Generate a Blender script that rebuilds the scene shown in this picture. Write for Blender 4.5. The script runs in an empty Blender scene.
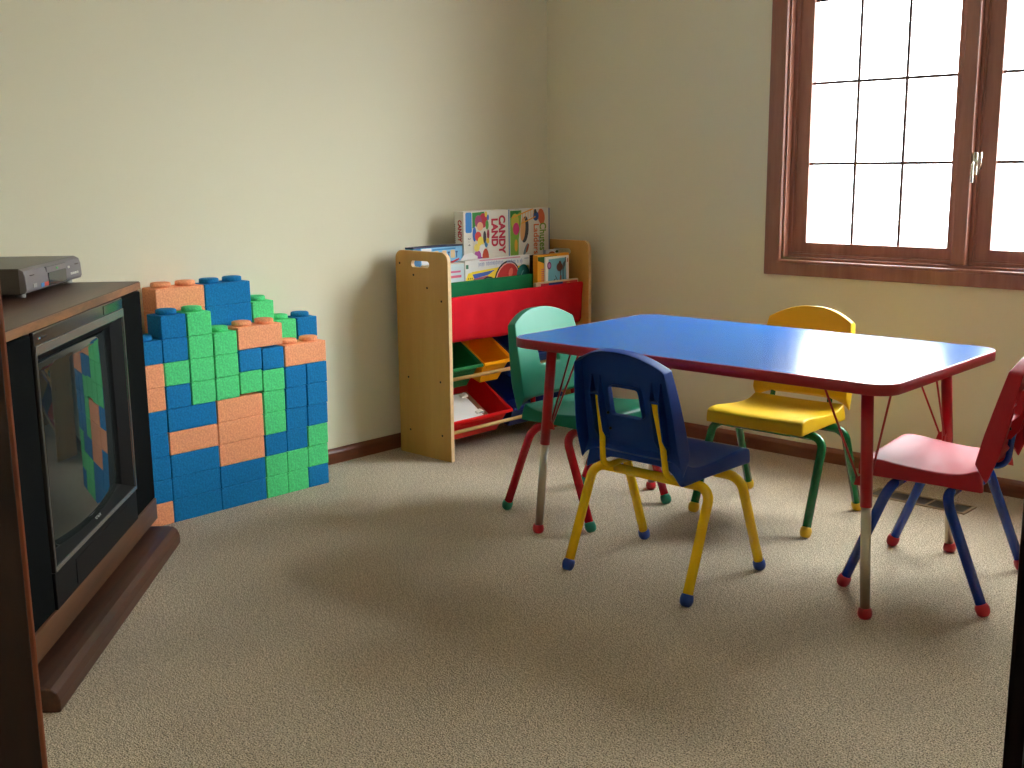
import bpy, bmesh, math, random
from mathutils import Vector, Matrix
PI = math.pi
random.seed(7)
SC = bpy.context.scene
COL = SC.collection


# ------------------------------------------------------------------ helpers
def lin(c):
    c = c / 255.0
    return c / 12.92 if c <= 0.04045 else ((c + 0.055) / 1.055) ** 2.4


def rgb(r, g, b):
    return (lin(r), lin(g), lin(b), 1.0)


def obj(name, bm, mats, parent=None, smooth=False, bevel=0.0, seg=2, sub=0, solid=0.0, angle=40):
    me = bpy.data.meshes.new(name)
    bm.normal_update()
    bm.to_mesh(me)
    bm.free()
    for m in (mats if isinstance(mats, (list, tuple)) else [mats]):
        me.materials.append(m)
    o = bpy.data.objects.new(name, me)
    COL.objects.link(o)
    if parent is not None:
        o.parent = parent
    if smooth:
        for p in me.polygons:
            p.use_smooth = True
    if solid:
        s = o.modifiers.new('solid', 'SOLIDIFY')
        s.thickness = solid
        s.offset = -1
    if bevel:
        b = o.modifiers.new('bevel', 'BEVEL')
        b.width = bevel
        b.segments = seg
        b.limit_method = 'ANGLE'
        b.angle_limit = math.radians(angle)
    if sub:
        s = o.modifiers.new('sub', 'SUBSURF')
        s.levels = sub
        s.render_levels = sub
    return o


def thing(name, label, cat, loc=(0, 0, 0), rotz=0.0, group=None):
    o = bpy.data.objects.new(name, None)
    COL.objects.link(o)
    o.empty_display_size = 0.05
    o.location = loc
    o.rotation_euler = (0, 0, rotz)
    o['label'] = label
    o['category'] = cat
    if group:
        o['group'] = group
    return o


def tag(o, label, cat, group=None):
    o['label'] = label
    o['category'] = cat
    if group:
        o['group'] = group
    return o


def struct(name, bm, mats, parent=None, **k):
    o = obj(name, bm, mats, parent, **k)
    if parent is None:
        o['kind'] = 'structure'
    return o


def B():
    return bmesh.new()


def box(bm, x0, x1, y0, y1, z0, z1, mi=0):
    v = [bm.verts.new(p) for p in ((x0, y0, z0), (x1, y0, z0), (x1, y1, z0), (x0, y1, z0), (x0, y0, z1), (x1, y0, z1), (x1, y1, z1), (x0, y1, z1))]
    for f in ((3, 2, 1, 0), (4, 5, 6, 7), (0, 1, 5, 4), (1, 2, 6, 5), (2, 3, 7, 6), (3, 0, 4, 7)):
        bm.faces.new([v[i] for i in f]).material_index = mi
    return v


def mbox(*a):
    bm = B()
    box(bm, *a)
    return bm


def prism(bm, pts, fn, a, b, mi=0):
    """pts: closed 2-D outline; fn(u, v, w) -> 3-D point; swept from w=a to w=b."""
    A = [bm.verts.new(fn(u, v, a)) for u, v in pts]
    C = [bm.verts.new(fn(u, v, b)) for u, v in pts]
    n = len(pts)
    fs = [bm.faces.new(A[::-1]), bm.faces.new(C)]
    for i in range(n):
        fs.append(bm.faces.new((A[i], A[(i + 1) % n], C[(i + 1) % n], C[i])))
    for f in fs:
        f.material_index = mi
    bmesh.ops.recalc_face_normals(bm, faces=fs)
    return fs


def ring(bm, u0, u1, v0, v1, wd, a, b, fn, mi=0):
    """A mitred picture frame: outer rectangle, frame width wd (number or 4: left, right, bottom, top)."""
    wl, wr, wb, wt = wd if isinstance(wd, (tuple, list)) else (wd,) * 4
    O = [(u0, v0), (u1, v0), (u1, v1), (u0, v1)]
    I = [(u0 + wl, v0 + wb), (u1 - wr, v0 + wb), (u1 - wr, v1 - wt), (u0 + wl, v1 - wt)]
    vs = [[bm.verts.new(fn(u, v, w)) for u, v in P] for P in (O, I) for w in (a, b)]
    Oa, Ob, Ia, Ib = vs
    fs = []
    for i in range(4):
        j = (i + 1) % 4
        for q in ((Oa[i], Oa[j], Ia[j], Ia[i]), (Ob[i], Ob[j], Ib[j], Ib[i]), (Oa[i], Oa[j], Ob[j], Ob[i]), (Ia[i], Ia[j], Ib[j], Ib[i])):
            f = bm.faces.new(q)
            f.material_index = mi
            fs.append(f)
    bmesh.ops.recalc_face_normals(bm, faces=fs)


def fillet(path, radii, n=8):
    P = [Vector(p) for p in path]
    if not isinstance(radii, (list, tuple)):
        radii = [radii] * len(P)
    out = [P[0]]
    for i in range(1, len(P) - 1):
        a, b, c = P[i - 1], P[i], P[i + 1]
        d1, d2 = (a - b).normalized(), (c - b).normalized()
        ang = d1.angle(d2)
        r = radii[i]
        if r <= 0 or ang > PI - 0.02:
            out.append(b)
            continue
        t = min(r / math.tan(ang / 2), 0.48 * (a - b).length, 0.48 * (c - b).length)
        r = t * math.tan(ang / 2)
        ctr = b + (d1 + d2).normalized() * (r / math.sin(ang / 2))
        s, e = b + d1 * t - ctr, b + d2 * t - ctr
        for k in range(n + 1):
            out.append(ctr + s.normalized().slerp(e.normalized(), k / n) * r)
    out.append(P[-1])
    return out


def tube(bm, path, r, n=12, caps=True, mi=0):
    P = [Vector(p) for p in path]
    rr = r if isinstance(r, (list, tuple)) else [r] * len(P)
    T = []
    for i in range(len(P)):
        a = P[max(i - 1, 0)]
        b = P[min(i + 1, len(P) - 1)]
        T.append((b - a).normalized())
    nrm = T[0].orthogonal().normalized()
    rings = []
    for i, p in enumerate(P):
        if i:
            ax = T[i - 1].cross(T[i])
            if ax.length > 1e-9:
                nrm = Matrix.Rotation(T[i - 1].angle(T[i]), 3, ax.normalized()) @ nrm
        nrm = (nrm - T[i] * nrm.dot(T[i])).normalized()
        bn = T[i].cross(nrm)
        rings.append([bm.verts.new(p + (nrm * math.cos(2 * PI * k / n) + bn * math.sin(2 * PI * k / n)) * rr[i]) for k in range(n)])
    for A, C in zip(rings, rings[1:]):
        for k in range(n):
            f = bm.faces.new((A[k], A[(k + 1) % n], C[(k + 1) % n], C[k]))
            f.material_index = mi
            f.smooth = True
    if caps:
        bm.faces.new(rings[0][::-1]).material_index = mi
        bm.faces.new(rings[-1]).material_index = mi


def mtube(path, r, n=12):
    bm = B()
    tube(bm, path, r, n)
    return bm


def lathe(bm, prof, ctr=(0, 0, 0), axis=(0, 0, 1), n=24, mi=0):
    """prof: (radius, height) points along axis."""
    ax = Vector(axis).normalized()
    u = ax.orthogonal().normalized()
    v = ax.cross(u)
    c = Vector(ctr)
    rings = []
    for r, h in prof:
        if r < 1e-7:
            rings.append([bm.verts.new(c + ax * h)])
        else:
            rings.append([bm.verts.new(c + ax * h + (u * math.cos(2 * PI * k / n) + v * math.sin(2 * PI * k / n)) * r) for k in range(n)])
    fs = []
    for A, C in zip(rings, rings[1:]):
        for k in range(n):
            k2 = (k + 1) % n
            q = [A[0]] if len(A) == 1 else [A[k], A[k2]]
            q += [C[0]] if len(C) == 1 else [C[k2], C[k]]
            if len(q) > 2:
                f = bm.faces.new(q)
                f.material_index = mi
                f.smooth = True
                fs.append(f)
    if len(rings[0]) > 1:
        fs.append(bm.faces.new(rings[0][::-1]))
    if len(rings[-1]) > 1:
        fs.append(bm.faces.new(rings[-1]))
    for f in fs:
        f.material_index = mi
    bmesh.ops.recalc_face_normals(bm, faces=fs)


def rrect(x0, x1, y0, y1, r, n=6):
    out = []
    for cx, cy, a in ((x1 - r, y1 - r, 0), (x0 + r, y1 - r, 90), (x0 + r, y0 + r, 180), (x1 - r, y0 + r, 270)):
        for k in range(n + 1):
            t = math.radians(a + 90 * k / n)
            out.append((cx + r * math.cos(t), cy + r * math.sin(t)))
    return out


def ell(cx, cy, rx, ry, n=20, rot=0.0):
    o = []
    for k in range(n):
        a = 2 * PI * k / n
        x, y = rx * math.cos(a), ry * math.sin(a)
        o.append((cx + x * math.cos(rot) - y * math.sin(rot), cy + x * math.sin(rot) + y * math.cos(rot)))
    return o


# ------------------------------------------------------------------ materials
def mat(name, color, rough=0.5, metal=0.0, spec=0.5, noise=None, bump=None, coat=0.0, trans=0.0, sheen=0.0):
    """noise: (scale, amount, detail) brightness variation; bump: (scale, strength, distance)."""
    m = bpy.data.materials.new(name)
    m.use_nodes = True
    nt = m.node_tree
    p = nt.nodes['Principled BSDF']
    p.inputs['Base Color'].default_value = color
    p.inputs['Roughness'].default_value = rough
    p.inputs['Metallic'].default_value = metal
    p.inputs['Specular IOR Level'].default_value = spec
    p.inputs['Coat Weight'].default_value = coat
    p.inputs['Transmission Weight'].default_value = trans
    p.inputs['Sheen Weight'].default_value = sheen
    tc = nt.nodes.new('ShaderNodeTexCoord')
    if noise:
        n = nt.nodes.new('ShaderNodeTexNoise')
        n.inputs['Scale'].default_value = noise[0]
        n.inputs['Detail'].default_value = noise[2] if len(noise) > 2 else 3
        nt.links.new(tc.outputs['Object'], n.inputs['Vector'])
        mx = nt.nodes.new('ShaderNodeMix')
        mx.data_type = 'RGBA'
        a = noise[1]
        mx.inputs[6].default_value = tuple(c * (1 - a) for c in color[:3]) + (1,)
        mx.inputs[7].default_value = tuple(min(1, c * (1 + a)) for c in color[:3]) + (1,)
        rmp = nt.nodes.new('ShaderNodeMapRange')
        rmp.inputs[1].default_value = 0.3
        rmp.inputs[2].default_value = 0.7
        nt.links.new(n.outputs['Fac'], rmp.inputs[0])
        nt.links.new(rmp.outputs[0], mx.inputs[0])
        nt.links.new(mx.outputs[2], p.inputs['Base Color'])
    if bump:
        n = nt.nodes.new('ShaderNodeTexNoise')
        n.inputs['Scale'].default_value = bump[0]
        n.inputs['Detail'].default_value = 3
        nt.links.new(tc.outputs['Object'], n.inputs['Vector'])
        b = nt.nodes.new('ShaderNodeBump')
        b.inputs['Strength'].default_value = bump[1]
        b.inputs['Distance'].default_value = bump[2]
        nt.links.new(n.outputs['Fac'], b.inputs['Height'])
        nt.links.new(b.outputs['Normal'], p.inputs['Normal'])
    return m


def wood(name, dark, light, scale=(1, 1, 1), rough=0.35, freq=1.0, contrast=1.0, coat=0.0):
    """Stretched-noise grain; scale small along the grain."""
    m = bpy.data.materials.new(name)
    m.use_nodes = True
    nt = m.node_tree
    p = nt.nodes['Principled BSDF']
    p.inputs['Roughness'].default_value = rough
    p.inputs['Coat Weight'].default_value = coat
    tc = nt.nodes.new('ShaderNodeTexCoord')
    mp = nt.nodes.new('ShaderNodeMapping')
    mp.inputs['Scale'].default_value = scale
    nt.links.new(tc.outputs['Object'], mp.inputs['Vector'])
    n1 = nt.nodes.new('ShaderNodeTexNoise')
    n1.inputs['Scale'].default_value = 14 * freq
    n1.inputs['Detail'].default_value = 6
    n1.inputs['Distortion'].default_value = 0.6
    nt.links.new(mp.outputs[0], n1.inputs['Vector'])
    n2 = nt.nodes.new('ShaderNodeTexNoise')
    n2.inputs['Scale'].default_value = 90 * freq
    n2.inputs['Detail'].default_value = 3
    nt.links.new(mp.outputs[0], n2.inputs['Vector'])
    ad = nt.nodes.new('ShaderNodeMath')
    ad.operation = 'MULTIPLY_ADD'
    ad.inputs[1].default_value = 0.35
    nt.links.new(n2.outputs['Fac'], ad.inputs[0])
    nt.links.new(n1.outputs['Fac'], ad.inputs[2])
    rp = nt.nodes.new('ShaderNodeValToRGB')
    w = 0.22 / contrast
    rp.color_ramp.elements[0].position = 0.67 - w
    rp.color_ramp.elements[1].position = 0.67 + w
    rp.color_ramp.elements[0].color = dark
    rp.color_ramp.elements[1].color = light
    nt.links.new(ad.outputs[0], rp.inputs[0])
    nt.links.new(rp.outputs[0], p.inputs['Base Color'])
    return m


def carpet_mat():
    m = bpy.data.materials.new('carpet_pile')
    m.use_nodes = True
    nt = m.node_tree
    p = nt.nodes['Principled BSDF']
    p.inputs['Roughness'].default_value = 0.95
    p.inputs['Specular IOR Level'].default_value = 0.1
    p.inputs['Sheen Weight'].default_value = 0.15
    tc = nt.nodes.new('ShaderNodeTexCoord')

    def noise(scale, detail=2, vec=None):
        n = nt.nodes.new('ShaderNodeTexNoise')
        n.inputs['Scale'].default_value = scale
        n.inputs['Detail'].default_value = detail
        nt.links.new(vec or tc.outputs['Object'], n.inputs['Vector'])
        return n
    # loops: small dark pits between tufts
    fine = noise(300, 2)
    mp = nt.nodes.new('ShaderNodeMapping')
    mp.inputs['Scale'].default_value = (1, 2.4, 1)
    mp.inputs['Rotation'].default_value = (0, 0, 0.75)
    nt.links.new(tc.outputs['Object'], mp.inputs['Vector'])
    mid = noise(60, 3, mp.outputs[0])
    big = noise(3.2, 4)
    r = nt.nodes.new('ShaderNodeValToRGB')
    e = r.color_ramp.elements
    e[0].position, e[0].color = 0.38, CARPET_DARK
    e[1].position, e[1].color = 0.58, CARPET_LIGHT
    k = r.color_ramp.elements.new(0.45)
    k.color = CARPET_MID
    nt.links.new(fine.outputs['Fac'], r.inputs[0])
    mx = nt.nodes.new('ShaderNodeMix')
    mx.data_type = 'RGBA'
    mx.blend_type = 'MULTIPLY'
    mx.inputs[0].default_value = 1.0
    rr = nt.nodes.new('ShaderNodeMapRange')
    rr.inputs[1].default_value, rr.inputs[2].default_value, rr.inputs[3].default_value, rr.inputs[4].default_value = 0.34, 0.66, 0.80, 1.14
    nt.links.new(mid.outputs['Fac'], rr.inputs[0])
    rb = nt.nodes.new('ShaderNodeMapRange')
    rb.inputs[1].default_value, rb.inputs[2].default_value, rb.inputs[3].default_value, rb.inputs[4].default_value = 0.3, 0.7, 0.90, 1.08
    nt.links.new(big.outputs['Fac'], rb.inputs[0])
    mu = nt.nodes.new('ShaderNodeMath')
    mu.operation = 'MULTIPLY'
    nt.links.new(rr.outputs[0], mu.inputs[0])
    nt.links.new(rb.outputs[0], mu.inputs[1])
    nt.links.new(r.outputs[0], mx.inputs[6])
    cb = nt.nodes.new('ShaderNodeCombineColor')
    for i in range(3):
        nt.links.new(mu.outputs[0], cb.inputs[i])
    nt.links.new(cb.outputs[0], mx.inputs[7])
    nt.links.new(mx.outputs[2], p.inputs['Base Color'])
    b = nt.nodes.new('ShaderNodeBump')
    b.inputs['Strength'].default_value = 0.9
    b.inputs['Distance'].default_value = 0.006
    nt.links.new(fine.outputs['Fac'], b.inputs['Height'])
    nt.links.new(b.outputs['Normal'], p.inputs['Normal'])
    return m


def foam(name, c):
    m = mat(name, c, rough=0.85, spec=0.2, noise=(170, 0.22, 2), bump=(220, 0.25, 0.002))
    return m


def glass_mat():
    m = bpy.data.materials.new('window_glass')
    m.use_nodes = True
    nt = m.node_tree
    for n in list(nt.nodes):
        if n.type == 'BSDF_PRINCIPLED':
            nt.nodes.remove(n)
    out = next(n for n in nt.nodes if n.type == 'OUTPUT_MATERIAL')
    tr = nt.nodes.new('ShaderNodeBsdfTransparent')
    tr.inputs[0].default_value = (0.94, 0.97, 0.96, 1)
    gl = nt.nodes.new('ShaderNodeBsdfGlossy')
    gl.inputs['Roughness'].default_value = 0.02
    lw = nt.nodes.new('ShaderNodeLayerWeight')
    pf = nt.nodes.new('ShaderNodeMath')
    pf.operation = 'POWER'
    pf.inputs[1].default_value = 5.0
    nt.links.new(lw.outputs['Facing'], pf.inputs[0])
    fr = nt.nodes.new('ShaderNodeMath')                     # Schlick reflectance, the same from both sides of the thin pane
    fr.operation = 'MULTIPLY_ADD'
    fr.inputs[1].default_value = 0.96
    fr.inputs[2].default_value = 0.04
    nt.links.new(pf.outputs[0], fr.inputs[0])
    mx = nt.nodes.new('ShaderNodeMixShader')
    nt.links.new(fr.outputs[0], mx.inputs[0])
    nt.links.new(tr.outputs[0], mx.inputs[1])
    nt.links.new(gl.outputs[0], mx.inputs[2])
    nt.links.new(mx.outputs[0], out.inputs[0])
    return m


CARPET_DARK, CARPET_MID, CARPET_LIGHT = rgb(62, 48, 34), rgb(174, 154, 127), rgb(216, 198, 172)
M = {}
M['wall'] = mat('wall_paint', rgb(224, 216, 190), rough=0.75, spec=0.25, bump=(180, 0.06, 0.002))
M['ceiling'] = mat('ceiling_paint', rgb(235, 232, 222), rough=0.9, spec=0.1, bump=(90, 0.3, 0.004))
M['hall'] = mat('hall_paint', rgb(120, 108, 88), rough=0.8)  # kept dark so the unseen hall returns little light
M['carpet'] = carpet_mat()
M['trim'] = wood('trim_oak', rgb(104, 58, 38), rgb(140, 84, 58), (1, 1, 1), 0.32)
M['trim_x'] = wood('trim_oak_along_wall', rgb(100, 54, 33), rgb(134, 78, 50), (0.12, 1, 1), 0.35)
M['trim_y'] = wood('trim_oak_across', rgb(88, 44, 28), rgb(122, 66, 42), (1, 0.12, 1), 0.35)
M['win_x'] = wood('window_wood_flat', rgb(138, 88, 72), rgb(170, 116, 96), (0.1, 1, 1), 0.3)
M['win_z'] = wood('window_wood_upright', rgb(138, 88, 72), rgb(170, 116, 96), (1, 1, 0.1), 0.3)
M['win_gloss'] = mat('window_varnished_wood', rgb(150, 100, 82), rough=0.12, coat=0.6)
M['win_dark'] = mat('window_dark_bar', rgb(100, 70, 62), rough=0.5)
M['jamb'] = wood('door_frame_wood', rgb(44, 18, 9), rgb(70, 31, 17), (1, 1, 0.08), 0.4)
M['jamb_edge'] = wood('door_casing_wood', rgb(140, 66, 36), rgb(180, 96, 56), (1, 1, 0.08), 0.35)
M['glass'] = glass_mat()
M['orange'] = foam('foam_orange', rgb(255, 162, 118))
M['blue'] = foam('foam_blue', rgb(20, 116, 174))
M['green'] = foam('foam_green', rgb(86, 210, 130))
M['oak_tv'] = wood('console_wood', rgb(46, 25, 18), rgb(86, 50, 34), (0.08, 1, 1), 0.36, 1.0, 1.2)
M['oak_rail'] = wood('console_rail_wood', rgb(66, 40, 25), rgb(104, 66, 42), (0.1, 1, 1), 0.35)
M['oak_edge'] = wood('console_edge_wood', rgb(96, 60, 34), rgb(150, 98, 58), (0.22, 1, 1), 0.4, 1.3, 1.4)
M['black_cloth'] = mat('speaker_cloth', rgb(17, 18, 18), rough=0.95, spec=0.03, bump=(900, 0.3, 0.001))
M['black'] = mat('black_gap_shade', rgb(20, 19, 19), rough=0.4)  # plain black for joints and for shade in gaps
M['bezel'] = mat('charcoal_gloss_plastic', rgb(46, 43, 42), rough=0.14)
M['bezel_dull'] = mat('charcoal_plastic', rgb(20, 19, 19), rough=0.6, spec=0.12)
M['silver'] = mat('grey_trim', rgb(118, 114, 112), rough=0.25, metal=0.5)
M['screen'] = mat('picture_tube_glass', rgb(34, 40, 40), rough=0.03, spec=0.5)
M['vcr'] = mat('recorder_case', rgb(72, 64, 58), rough=0.35, metal=0.3, noise=(40, 0.04))
M['vcr_front'] = mat('recorder_front', rgb(116, 108, 112), rough=0.4, metal=0.3)
M['vcr_win'] = mat('recorder_window', rgb(36, 35, 34), rough=0.08)
M['rubber'] = mat('light_rubber', rgb(150, 146, 140), rough=0.5)
M['white'] = mat('white_print', rgb(225, 222, 214), rough=0.5)
M['paper'] = mat('paper_white', rgb(236, 232, 226), rough=0.7)
M['birch'] = wood('birch_panel', rgb(186, 134, 62), rgb(206, 158, 84), (1, 1, 0.1), 0.4, 0.6, 0.7)
M['birch_edge'] = mat('birch_edge', rgb(222, 186, 140), rough=0.5, noise=(60, 0.08))
M['dowel'] = wood('birch_dowel', rgb(196, 156, 92), rgb(222, 186, 122), (1, 0.1, 1), 0.45)
M['screw'] = mat('dark_screw', rgb(40, 30, 20), rough=0.3, metal=0.6)
M['red_cloth'] = mat('red_canvas', rgb(206, 24, 38), rough=0.9, spec=0.15, bump=(500, 0.3, 0.001), noise=(14, 0.05))
M['green_cloth'] = mat('green_canvas', rgb(26, 108, 66), rough=0.9, spec=0.15, bump=(500, 0.3, 0.001))
M['blue_cloth'] = mat('blue_canvas', rgb(30, 60, 140), rough=0.9, spec=0.15, bump=(500, 0.3, 0.001))
M['bin_green'] = mat('bin_green_plastic', rgb(14, 104, 54), rough=0.28)
M['bin_yellow'] = mat('bin_yellow_plastic', rgb(244, 166, 16), rough=0.28)
M['bin_red'] = mat('bin_red_plastic', rgb(214, 14, 22), rough=0.28)
M['bin_blue'] = mat('bin_blue_plastic', rgb(16, 44, 128), rough=0.28)
M['table_blue'] = mat('blue_laminate', rgb(10, 90, 160), rough=0.24, spec=0.5, noise=(500, 0.02), bump=(240, 0.02, 0.001))
M['table_red'] = mat('red_edge_band', rgb(152, 16, 32), rough=0.35)
M['leg_red'] = mat('red_enamel', rgb(168, 20, 30), rough=0.3)
M['chrome'] = mat('worn_chrome', rgb(190, 180, 160), rough=0.28, metal=1.0)
M['brass'] = mat('pale_brass', rgb(214, 206, 190), rough=0.25, metal=0.9)
PL = {'blue': rgb(9, 56, 130), 'yellow': rgb(218, 172, 18), 'red': rgb(170, 18, 36), 'green': rgb(14, 116, 88)}
TB = {'blue': rgb(14, 52, 140), 'yellow': rgb(248, 200, 12), 'red': rgb(186, 18, 34), 'green': rgb(12, 100, 52)}
for k in PL:
    M['seat_' + k] = mat(k + '_moulded_plastic', PL[k], rough=0.45, spec=0.35, bump=(420, 0.06, 0.001))
    M['tube_' + k] = mat(k + '_enamel_tube', TB[k], rough=0.22)
    M['cap_' + k] = mat(k + '_rubber_cap', PL[k], rough=0.5)
INK = {}


def ink(r, g, b):
    key = (r, g, b)
    if key not in INK:
        INK[key] = mat('ink_%d_%d_%d' % key, rgb(r, g, b), rough=0.45)
    return INK[key]


def text(s, size, m, parent, mw, name='lettering', sx=1.0, bold=0.0, ax='LEFT', space=1.0, fit=None):
    cu = bpy.data.curves.new(name, 'FONT')
    cu.body = s
    cu.size = size
    cu.extrude = 0.0002
    cu.offset = bold
    cu.align_x = ax
    cu.align_y = 'CENTER'
    cu.space_character = space
    tmp = bpy.data.objects.new(name, cu)
    COL.objects.link(tmp)
    me = bpy.data.meshes.new_from_object(tmp.evaluated_get(bpy.context.evaluated_depsgraph_get()))
    bpy.data.objects.remove(tmp)
    bpy.data.curves.remove(cu)
    me.materials.clear()
    me.materials.append(m)
    if fit:
        xs = [v.co.x for v in me.vertices]
        ys = [v.co.y for v in me.vertices]
        cyy = (max(ys) + min(ys)) / 2
        x0, k, ky = min(xs), fit[0] / (max(xs) - min(xs)), fit[1] / (max(ys) - min(ys))
        for v in me.vertices:
            v.co.x, v.co.y = (v.co.x - x0) * k, (v.co.y - cyy) * ky
    o = bpy.data.objects.new(name, me)
    COL.objects.link(o)
    o.parent = parent
    o.matrix_local = mw @ Matrix.Diagonal((sx, 1, 1, 1))
    return o


def frame_matrix(o, u, v):
    u, v = Vector(u).normalized(), Vector(v).normalized()
    w = u.cross(v)
    m = Matrix((u, v, w)).transposed().to_4x4()
    m.translation = Vector(o)
    return m


def art(name, parent, shapes, o, u, v, lift=0.0004):
    """Flat print on a box face: shapes = [(outline, material)], later ones lie on top."""
    o, u, v = Vector(o), Vector(u), Vector(v)
    n = u.cross(v).normalized()
    bm = B()
    mats = []
    for i, (pts, m) in enumerate(shapes):
        if m not in mats:
            mats.append(m)
        vs = [bm.verts.new(o + u * a + v * b + n * (lift + i * 0.00005)) for a, b in pts]
        f = bm.faces.new(vs)
        f.material_index = mats.index(m)
        f.normal_update()
        if f.normal.dot(n) < 0:
            f.normal_flip()
    return obj(name, bm, mats, parent)


# ------------------------------------------------------------------ the room
XL, YB, XR, YF, ZC = -3.375, 3.82, 1.05, 0.40, 2.44
WX0, WX1, WZ0, WZ1 = -2.180, -0.822, 0.762, 2.05     # window opening
DX0, DX1, DZ = -1.0125, -0.0802, 2.03                    # doorway opening
HX0, HX1, HY = -1.7, 1.05, -1.3                        # unseen hall behind the doorway, closed in to keep sky light out

bm = B()
box(bm, XL - 0.15, XR + 0.15, HY - 0.15, YB + 0.15, -0.1, 0)
struct('floor', bm, M['carpet'])
bm = B()
box(bm, XL - 0.15, XR + 0.15, HY - 0.15, YB + 0.15, ZC, ZC + 0.1)
struct('ceiling', bm, M['ceiling'])
struct('wall_left', mbox(XL - 0.12, XL, YF - 0.12, YB + 0.17, 0, ZC), M['wall'])
struct('wall_right', mbox(XR, XR + 0.12, YF - 0.12, YB + 0.17, 0, ZC), M['wall'])
bm = B()
box(bm, XL, WX0, YB, YB + 0.17, 0, ZC)
box(bm, WX1, XR, YB, YB + 0.17, 0, ZC)
box(bm, WX0, WX1, YB, YB + 0.17, 0, WZ0)
box(bm, WX0, WX1, YB, YB + 0.17, WZ1, ZC)
struct('wall_back', bm, M['wall'])
bm = B()
box(bm, XL, DX0, YF - 0.12, YF, 0, ZC)
box(bm, DX1, XR, YF - 0.12, YF, 0, ZC)
box(bm, DX0, DX1, YF - 0.12, YF, DZ, ZC)
struct('wall_front', bm, M['wall'])
bm = B()
box(bm, HX0 - 0.12, HX0, HY, YF - 0.12, 0, ZC)
box(bm, HX1, HX1 + 0.12, HY, YF - 0.12, 0, ZC)
box(bm, HX0 - 0.12, HX1 + 0.12, HY - 0.12, HY, 0, ZC)
struct('wall_hall', bm, M['hall'])  # unseen walls added round the camera to shut out sky light


def base_profile(bm, fn, a, b):
    prism(bm, [(0, 0), (0.012, 0), (0.012, 0.042), (0.009, 0.050), (0.004, 0.056), (0, 0.058)], fn, a, b)


bm = B()
base_profile(bm, lambda u, v, w: (XL + u, w, v), YF, YB)
struct('baseboard_left', bm, M['trim_y'])
bm = B()
base_profile(bm, lambda u, v, w: (w, YB - u, v), XL + 0.012, XR)
struct('baseboard_back', bm, M['trim_x'])
bm = B()
base_profile(bm, lambda u, v, w: (XR - u, w, v), YF, YB - 0.012)
struct('baseboard_right', bm, M['trim_y'])
bm = B()
base_profile(bm, lambda u, v, w: (w, YF + u, v), XL + 0.012, DX0 - 0.07)
base_profile(bm, lambda u, v, w: (w, YF + u, v), DX1 + 0.07, XR - 0.012)
struct('baseboard_front', bm, M['trim_x'])

# doorway lining and casings
door = bpy.data.objects.new('door_1', None)
COL.objects.link(door)
door['kind'] = 'structure'
bm = B()
box(bm, DX0, DX0 + 0.010, YF - 0.122, YF + 0.001, 0, DZ)
box(bm, DX1 - 0.010, DX1, YF - 0.122, YF + 0.001, 0, DZ)
box(bm, DX0, DX1, YF - 0.122, YF + 0.001, DZ - 0.010, DZ)
obj('jamb', bm, M['jamb'], door, bevel=0.0015)
bm = B()
box(bm, DX0 - 0.068, DX0 + 0.002, YF, YF + 0.010, 0, DZ + 0.06)
box(bm, DX1 - 0.002, DX1 + 0.068, YF, YF + 0.010, 0, DZ + 0.06)
box(bm, DX0 + 0.002, DX1 - 0.002, YF, YF + 0.010, DZ - 0.002, DZ + 0.06)
obj('room_casing', bm, M['jamb_edge'], door, bevel=0.003)
bm = B()
box(bm, DX0 - 0.068, DX0 + 0.002, YF - 0.134, YF - 0.12, 0, DZ + 0.06)
box(bm, DX1 - 0.002, DX1 + 0.068, YF - 0.134, YF - 0.12, 0, DZ + 0.06)
box(bm, DX0 + 0.002, DX1 - 0.002, YF - 0.134, YF - 0.12, DZ - 0.002, DZ + 0.06)
obj('hall_casing', bm, M['jamb'], door, bevel=0.003)

# ------------------------------------------------------------------ window
win = bpy.data.objects.new('window_1', None)
COL.objects.link(win)
win['kind'] = 'structure'
FY = lambda u, v, w: (u, w, v)
CW = 0.070
bm = B()
ring(bm, WX0 - CW, WX1 + CW, WZ0 - CW * 0.85, WZ1 + CW, (CW, CW, CW * 0.85, CW), YB - 0.016, YB, FY)
ring(bm, WX0 - 0.013, WX1 + 0.013, WZ0 - 0.013, WZ1 + 0.013, 0.012, YB - 0.021, YB - 0.015, FY)
obj('window_casing', bm, M['win_z'], win, bevel=0.003)
bm = B()
ring(bm, WX0, WX1, WZ0, WZ1, 0.010, YB - 0.008, YB + 0.17, FY)
obj('window_jamb', bm, M['win_gloss'], win, bevel=0.001)
bm = B()   # stepped stops in front of each sash
PX0, PX1 = -1.533, -1.484                                # centre post
for a, b in ((WX0 + 0.010, PX0), (PX1, WX1 - 0.010)):
    ring(bm, a, b, WZ0 + 0.010, WZ1 - 0.010, 0.012, YB + 0.024, YB + 0.05, FY)
    ring(bm, a + 0.012, b - 0.012, WZ0 + 0.022, WZ1 - 0.022, 0.006, YB + 0.030, YB + 0.05, FY)
obj('sash_stop', bm, M['win_z'], win, bevel=0.002)
obj('window_post', mbox(PX0, PX1, YB - 0.004, YB + 0.078, WZ0 + 0.010, WZ1 - 0.010), M['win_z'], win, bevel=0.004)
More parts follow.
